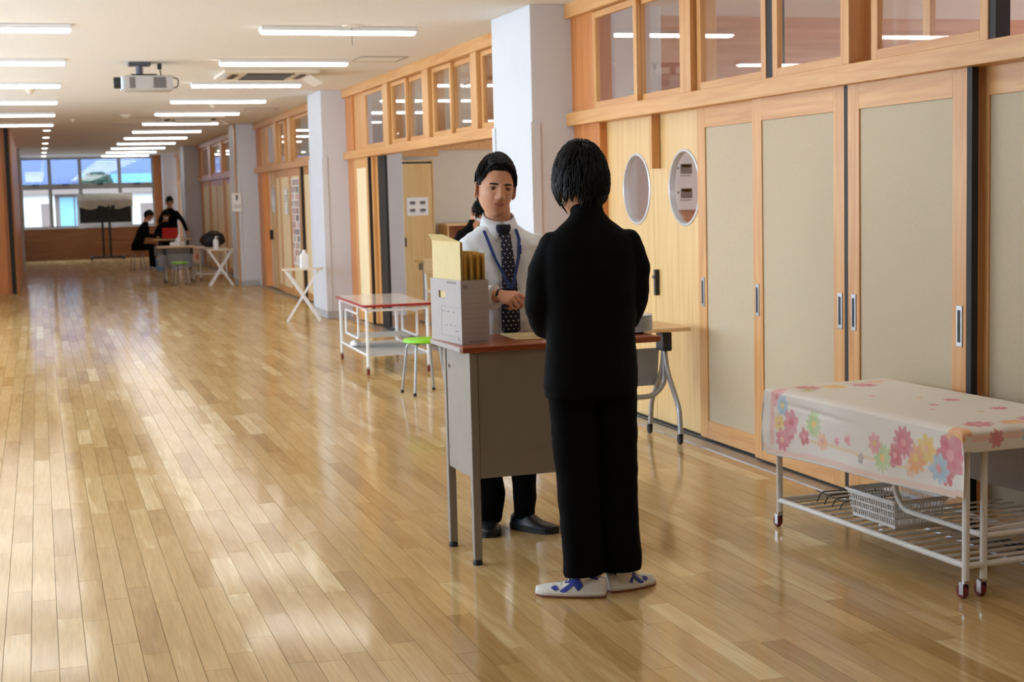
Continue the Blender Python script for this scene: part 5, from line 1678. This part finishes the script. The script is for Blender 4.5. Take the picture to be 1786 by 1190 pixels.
# =================================================================== teacher facing us
tea = thing('person', 'man in a white shirt with dotted tie and blue lanyard standing behind the desk', 'person', (1.97, 6.42, 0), CAMROT)
tHead = (-.012, -.035, 1.553); tR = frame_of(PI-.27, -.09, -.05); tS = 1.06
tW = (-.004, -.262, 1.094)      # right wrist
lW = (.235, -.270, 1.085)        # left wrist
body = union('body', [
    limb([(.0, .015, 1.33), (-.002, .0, 1.41), (-.008, -.02, 1.49)], [.065, .058, .058]),
    trunk([(.84, .01, 0, .13, .085), (1.0, .01, 0, .125, .08), (1.25, .005, 0, .13, .075), (1.33, 0, 0, .09, .06), (1.37, 0, 0, .06, .055)], sk=.25),
    limb([(-.145, -.03, 1.26), (-.195, -.02, 1.07), tW], [.035, .034, .027]),
    limb([(.150, .04, 1.28), (.235, .02, 1.08), lW], [.035, .034, .027]),
    limb([(-.085, .0, .86), (-.088, .0, .47), (-.088, .02, .07)], [.075, .05, .035]),
    limb([(.085, .02, .86), (.085, .02, .47), (.075, .02, .07)], [.075, .05, .035])],
    .005, 'skin', tea, 2, tint=SKIN)
hd = union('hand', hand(tW, (.66, -.72, -.10), (-.40, -.30, .85), (.75, .6, .25), (.85, 1.3, 1.4, 1.45), 1.1, .55)
    + hand(lW, (-.75, -.5, -.1), (.1, -.3, .95), (0, -1, .2), (.8, .95, 1.05, 1.1), 1.15, .6)
    + [limb([Vector((-.06, -.215, 1.083)), Vector(tW)], [.028, .029])] + [limb([Vector((.24, -.22, 1.08)), Vector(lW)], [.026, .026])], .0032, 'skin', tea, 2, tint=SKIN)
# hands and body are one mesh
bm = bmesh.new(); bm.from_mesh(body.data); bm.from_mesh(hd.data); bm.to_mesh(body.data); bm.free()
bpy.data.objects.remove(hd)
add_head(body, tHead, tR, tS)
face_details(tea, tHead, tR, tS)
mouth_line(tea, tHead, tR, tS)
def sweep_t(d, t):
    if d[1] > .1 and d[2] > .2: return (t*.25+Vector((-.8, .15, .30))).normalized()
    return t
hair(tea, tHead, tR, tS, hairline_short, .14, 1300, lambda d: .07 if d[2] > .5 else (.008 if 1.0 < abs(math.atan2(d[0], d[1])) < 2.2 else .02), 5, sweep=sweep_t, wild=.12, lift=.016, whorl=(.25, -.3, .9), wd=(.003, .006))
def sw(c):
    f = .0085*noise.noise(Vector((c.x*8, c.y*8, c.z*7)))+.0065*noise.noise(Vector((c.x*24+c.z*10, c.y*20, c.z*9-c.x*14)))
    f += .0045*noise.noise(Vector((c.x*10+c.z*6, c.y*10, c.z*30)))*(1 if c.z < 1.2 else .4)
    return f
shirt = union('shirt', [
    trunk([(.895, .012, -.005, .150, .108), (.92, .012, -.005, .165, .120), (.97, .010, -.004, .172, .125), (1.06, .008, -.002, .165, .118), (1.16, .006, 0, .172, .120), (1.25, .004, 0, .186, .120), (1.30, .003, 0, .190, .110), (1.33, .002, 0, .176, .096), (1.357, 0, .004, .140, .083), (1.385, 0, .004, .092, .073), (1.40, 0, .004, .07, .065)], sk=.25),
    limb([(-.150, -.035, 1.285), (-.186, -.03, 1.20), (-.20, -.02, 1.10), (-.185, -.06, 1.065), (-.05, -.225, 1.085)], [.050, .056, .056, .056, .047]),
    limb([(.160, .045, 1.305), (.205, .035, 1.21), (.238, .02, 1.10), (.245, -.03, 1.065), (.242, -.225, 1.08)], [.050, .056, .056, .055, .046])],
    .0065, 'shirt_white', tea, 3, sw)
for a, b in (((-.072, -.203, 1.081), (-.020, -.249, 1.088)), ((.243, -.190, 1.078), (.238, -.248, 1.083))):
    MB().tube([a, Vector(a).lerp(Vector(b), .5), b], [.050, .0515, .050], 20).build('cuff', 'shirt_white', tea, smooth=True, sharp=50)
MB().tube([Vector(tW)+Vector((-.002, .002, 0)).lerp(Vector((.0, .0, 0)), 0)+Vector((0, 0, 0)), Vector(tW)+Vector((.008, -.004, 0))], .0295, 16).build('wrist_band', 'black_plastic', tea, smooth=True, sharp=50)
# collar: stand and two pointed wings
col_c = Vector((-.002, -.006, 1.402)); TF = PI-.27
fr = Vector((math.sin(TF), math.cos(TF), 0)); sd_ = Vector((-fr.y, fr.x, 0))   # forward, his left/right axis
rings = []
for z, r in ((-.028, .079), (.0, .072), (.030, .066)):
    rings.append([col_c+fr*(r*.98*math.cos(a))+sd_*(r*math.sin(a))+Vector((0, 0, z+.006-.028*math.cos(a))) for a in [2*PI*j/32 for j in range(32)]])
MB().loft(rings, False).build('collar_stand', 'shirt_white', tea, smooth=True)
for s in (-1, 1):
    rows = []
    for i in range(9):
        a = s*(.10+1.9*i/8)
        r0, r1 = .069, .089-.008*(i/8)
        topz = .034-.028*math.cos(a); botz = -.062+.03*min(1, i/3.0)
        tp = col_c+fr*(r0*math.cos(a))+sd_*(r0*math.sin(a))+Vector((0, 0, topz))
        aa = s*(.36+1.64*i/8)
        bt_ = col_c+fr*((r1+(.016 if i == 0 else .004))*math.cos(aa))+sd_*(r1*math.sin(aa))+Vector((0, 0, botz-.012))
        md = tp.lerp(bt_, .5)+(tp-col_c).normalized()*.006
        rows.append([tp, md, bt_])
    mb = MB(); mb.loft(rows, False, False)
    o = mb.build('collar_wing', 'shirt_white', tea, smooth=True); sm = o.modifiers.new('t', 'SOLIDIFY'); sm.thickness = .0025; sm.offset = 1
# front of the shirt, for things that hang on it
def chest(u, z):
    tab = [(.90, .012, .108, .150), (.97, .010, .129, .172), (1.06, .008, .120, .165), (1.16, .006, .120, .172), (1.25, .004, .120, .180), (1.30, .003, .108, .176), (1.335, .002, .092, .155), (1.365, 0, .076, .115), (1.40, 0, .064, .08)]
    z = max(.90, min(1.40, z))
    for i in range(len(tab)-1):
        if tab[i][0] <= z <= tab[i+1][0]:
            t = (z-tab[i][0])/(tab[i+1][0]-tab[i][0]); cx, ry, rx = [tab[i][k]*(1-t)+tab[i+1][k]*t for k in (1, 2, 3)]
            q = max(-.98, min(.98, (u-cx)/rx))
            return -.004-ry*(1-abs(q)**2.4)**(1/2.4)+.25*(u-cx)
    return -.11
NAVY, DOT = srgb(30, 32, 50)[:3], srgb(206, 206, 214)[:3]
vs, cs, fs = [], [], []
NT, NW = 230, 34
for i in range(NT+1):
    t = i/NT; z = 1.352-.452*t
    cu = .028+.018*t+.004*math.sin(t*4)
    hw = (.020+.020*min(1, t*1.25))
    if t > .93: hw *= max(.02, 1-((t-.93)/.07)**1.0*.96)
    for j in range(NW+1):
        e = -1+2*j/NW
        u = cu+e*hw
        y = chest(u, z)-.013-.007*(1-e*e)+(.0 if t < .9 else -.004)
        vs.append((u, y, z))
        gx, gz = e*hw/.021, (t*.452)/.0185
        row = math.floor(gz); fx = (gx+.5*(row % 2)) % 1-.5; fz = gz % 1-.5
        cs.append(DOT if math.hypot(fx, fz) < .13 else NAVY)
for i in range(NT):
    for j in range(NW):
        q = i*(NW+1)+j; fs.append((q, q+1, q+NW+2, q+NW+1))
me = bpy.data.meshes.new('necktie'); me.from_pydata(vs, [], fs); me.polygons.foreach_set('use_smooth', [True]*len(fs))
at = me.attributes.new('tint', 'FLOAT_COLOR', 'POINT'); at.data.foreach_set('color', [x for c in cs for x in (*c, 1.0)])
me.materials.append(M['tie_cloth'])
tie = link(bpy.data.objects.new('necktie', me), tea); sm = tie.modifiers.new('t', 'SOLIDIFY'); sm.thickness = .004
rings = []
for z, hw, dp in ((1.330, .016, .012), (1.340, .021, .016), (1.362, .029, .019), (1.386, .034, .017), (1.397, .030, .012)):
    y0 = -.083-.0+(1.365-z)*.35
    rings.append([(.020+hw*math.cos(a)+(1.365-z)*-.0, y0-.004-dp*math.sin(a)+.25*hw*math.cos(a), z) for a in [2*PI*j/20 for j in range(20)]])
mb = MB().loft(rings); me = mb.mesh('tie_knot'); me.materials.append(M['tie_cloth']); me.polygons.foreach_set('use_smooth', [True]*len(me.polygons))
at = me.attributes.new('tint', 'FLOAT_COLOR', 'POINT'); at.data.foreach_set('color', list(NAVY+(1.0,))*len(me.vertices))
link(bpy.data.objects.new('tie_knot', me), tie)
def strap(pts, w=.0075):
    mb = MB(); rings = []
    P2 = []
    for i in range(len(pts)-1):
        for k in range(8): t = k/8; P2.append((pts[i][0]*(1-t)+pts[i+1][0]*t, pts[i][1]*(1-t)+pts[i+1][1]*t, pts[i][2]*(1-t)+pts[i+1][2]*t))
    P2.append(pts[-1])
    for (u, z, off) in P2:
        y = chest(u, z)-off
        rings.append([(u-w, y-.0, z), (u+w, y, z), (u+w, y-.002, z), (u-w, y-.002, z)])
    return mb.loft(rings)
strap([(-.066, 1.372, .022), (-.05, 1.33, .014), (-.02, 1.25, .012), (.02, 1.17, .020), (.045, 1.115, .026)]).build('lanyard', 'lanyard_blue', tea)
strap([(.075, 1.375, .022), (.088, 1.33, .014), (.084, 1.25, .013), (.066, 1.17, .022), (.050, 1.115, .027)]).build('lanyard', 'lanyard_blue', tea)
MB().box(.080, .098, chest(.089, 1.29)-.022, chest(.089, 1.29)-.011, 1.265, 1.305).build('lanyard_clip', 'lanyard_blue', tea, bevel=.002)
trousers = union('trousers', [
    trunk([(.74, .01, .01, .155, .105), (.80, .01, .01, .165, .115), (.88, .012, 0, .162, .115), (.915, .012, 0, .158, .112)], sk=.2),
    trunk([(.035, -.090, .035, .066, .085), (.10, -.088, .025, .075, .082), (.17, -.082, .018, .080, .082), (.25, -.086, .012, .070, .078), (.45, -.086, .01, .078, .085), (.62, -.085, .01, .088, .093), (.80, -.078, .01, .092, .10)]),
    trunk([(.05, .083, .035, .052, .07), (.10, .083, .03, .050, .07), (.25, .084, .025, .057, .074), (.45, .086, .02, .075, .083), (.62, .088, .02, .088, .093), (.80, .09, .018, .092, .10)])],
    .0075, 'trouser_black', tea, 3, lambda c: .005*noise.noise(Vector((c.x*6, c.y*6, c.z*10)))+.003*noise.noise(c*18))
MB().tube([(.012+.161*math.cos(a), -.002+.115*math.sin(a)+.2*.16*math.cos(a), .905) for a in [2*PI*j/40 for j in range(40)]], .014, 8, closed=True, flat=.4).build('belt', 'leather_black', tea, smooth=True)
shoe(tea, (-.098, .10, 0), (-.072, -.165, 0), 'leather_black', ('black_rubber', 'black_rubber'), w=.05, h=.085, sole_h=.028)
shoe(tea, (.030, .055, 0), (.226, -.105, 0), 'leather_black', ('black_rubber', 'black_rubber'), w=.05, h=.085, sole_h=.028)
# =================================================================== distant people
def far_person(label, loc, rz, sit, lean, facing, arms, hair_seed, mask=True, hip=.86):
    """small figure facing local -y turned by rz. sit: seat height or None for standing"""
    t = thing('person', label, 'person', loc, rz, 'distant students in dark uniforms')
    hz = (sit+.10) if sit else hip
    cl = lambda z: (z-hz)*lean                 # forward bend of the trunk (toward -y)
    zt = hz+.50
    hc = Vector((0, -cl(zt+.20)-.02, zt+.19)); Rh = frame_of(PI+facing, 0, -.85 if lean > .6 else (-.25 if lean > .2 else 0))
    if sit:
        legs = [limb([(s*.09, .03, hz-.02), (s*.10, -.38, hz-.03), (s*.10, -.36, .30), (s*.10, -.36, .06)], [.085, .07, .055, .05]) for s in (-1, 1)]
        feet = [((s*.10, -.30, 0), (s*.12, -.55, 0)) for s in (-1, 1)]
    else:
        legs = [limb([(s*.08, 0, hz-.02), (s*.085, .0, .47), (s*.085, .02, .06)], [.095, .07, .06]) for s in (-1, 1)]
        feet = [((s*.085, .09, 0), (s*.10, -.17, 0)) for s in (-1, 1)]
    body = union('body', [limb([(0, -cl(zt)+.01, zt-.06), (0, -cl(zt+.1)-.01, zt+.12)], [.06, .056]),
                          trunk([(hz, 0, 0, .12, .09), (hz+.25, 0, -cl(hz+.25), .12, .08), (zt-.08, 0, -cl(zt-.08), .10, .06)])]
                 + [limb([(s*.145, -cl(zt), zt-.09), a[0], a[1]], [.04, .036, .03]) for s, a in zip((-1, 1), arms)]
                 + [p for s, a in zip((-1, 1), arms) for p in hand(a[1], Vector(a[1])-Vector(a[0]), (0, -.3, 1), (-s, 0, 0), .4, .95)], .007, 'skin', t, 2, tint=SKIN)
    add_head(body, hc, Rh, 1.0)
    hair(t, hc, Rh, 1.0, hairline_long if hair_seed % 2 else hairline_short, .10, 160, lambda d: .05, hair_seed)
    union('jacket', [trunk([(hz-.10, 0, 0, .17, .13), (hz+.05, 0, -cl(hz+.05), .172, .125), (hz+.2, 0, -cl(hz+.2), .165, .115), (hz+.36, 0, -cl(hz+.36), .18, .115), (zt-.06, 0, -cl(zt-.06), .165, .10), (zt, 0, -cl(zt), .10, .08), (zt+.04, 0, -cl(zt+.04), .068, .065), (zt+(.10 if lean > .6 else .05), 0, -cl(zt+(.10 if lean > .6 else .05)), .062, .06)])]
          + [limb([(s*.145, -cl(zt)-.0, zt-.07), a[0], Vector(a[0]).lerp(Vector(a[1]), .93)], [.06, .053, .042]) for s, a in zip((-1, 1), arms)], .011, 'uniform_black', t, 2)
    union('trousers', legs+[trunk([(hz-.10, 0, .02, .14, .11), (hz+.04, 0, 0, .155, .115)])], .011, 'trouser_black', t, 2)
    for a, b in feet: shoe(t, a, b, 'shoe_white', ('shoe_white', 'shoe_gum'), h=.08)
    MB().loft([[(.048*math.cos(a), -cl(zt)-.03-.072, zt-.16+.17*k) if False else (.05*math.sin(a)*(.2+.8*k), -cl(zt-.14+.16*k)-(.118-.05*k)*math.cos(a), zt-.14+.16*k) for a in [-.7+1.4*j/8 for j in range(9)]] for k in (0, .5, 1)], False, False).build('shirt_front', 'shirt_white', t, smooth=True)
    if mask:
        WH = lambda p: hc+Rh @ Vector(p)
        rings = []
        for i in range(7):
            z = -.012-.09*i/6
            rings.append([WH(face_point(Vector((math.sin(a), math.cos(a), z/.1)).normalized())[0]*1.04+Vector((0, .004, 0))) for a in [-1.1+2.2*j/14 for j in range(15)]])
        MB().loft(rings, False, False).build('face_mask', 'mask_white', t, smooth=True)
    return t
far_person('distant student seated side-on at the table with the red laptop', (2.14, 35.6, 0), PI/2+.25, .45, .42, .1, [((-.23, -.18, .80), (-.12, -.42, .76)), ((.23, -.20, .80), (.12, -.45, .76))], 3)
far_person('distant masked student seated facing us behind the red laptop', (2.84, 36.2, 0), .1, .45, .25, .25, [((-.24, -.10, .80), (-.12, -.36, .76)), ((.24, -.12, .80), (.12, -.38, .76))], 5)
far_person('distant student in black standing behind the seated pair', (3.02, 36.72, 0), -.1, None, .12, -.35, [((-.25, -.08, 1.10), (-.20, -.26, .94)), ((.29, .02, 1.08), (.37, -.05, .85))], 7, mask=False)
far_person('masked student in black bending down inside the open classroom', (4.56, 16.6, 0), .3, None, .72, .3, [((-.24, -.42, .92), (-.15, -.52, .72)), ((.24, -.45, .92), (.15, -.55, .72))], 9, hip=.66)
for lab, loc in (('distant stool under the student seated side-on', (2.14, 35.6, 0)), ('distant stool under the student facing us', (2.84, 36.2, 0))):
    stool(lab, loc, .3, .44, .16, 'dark_wood')
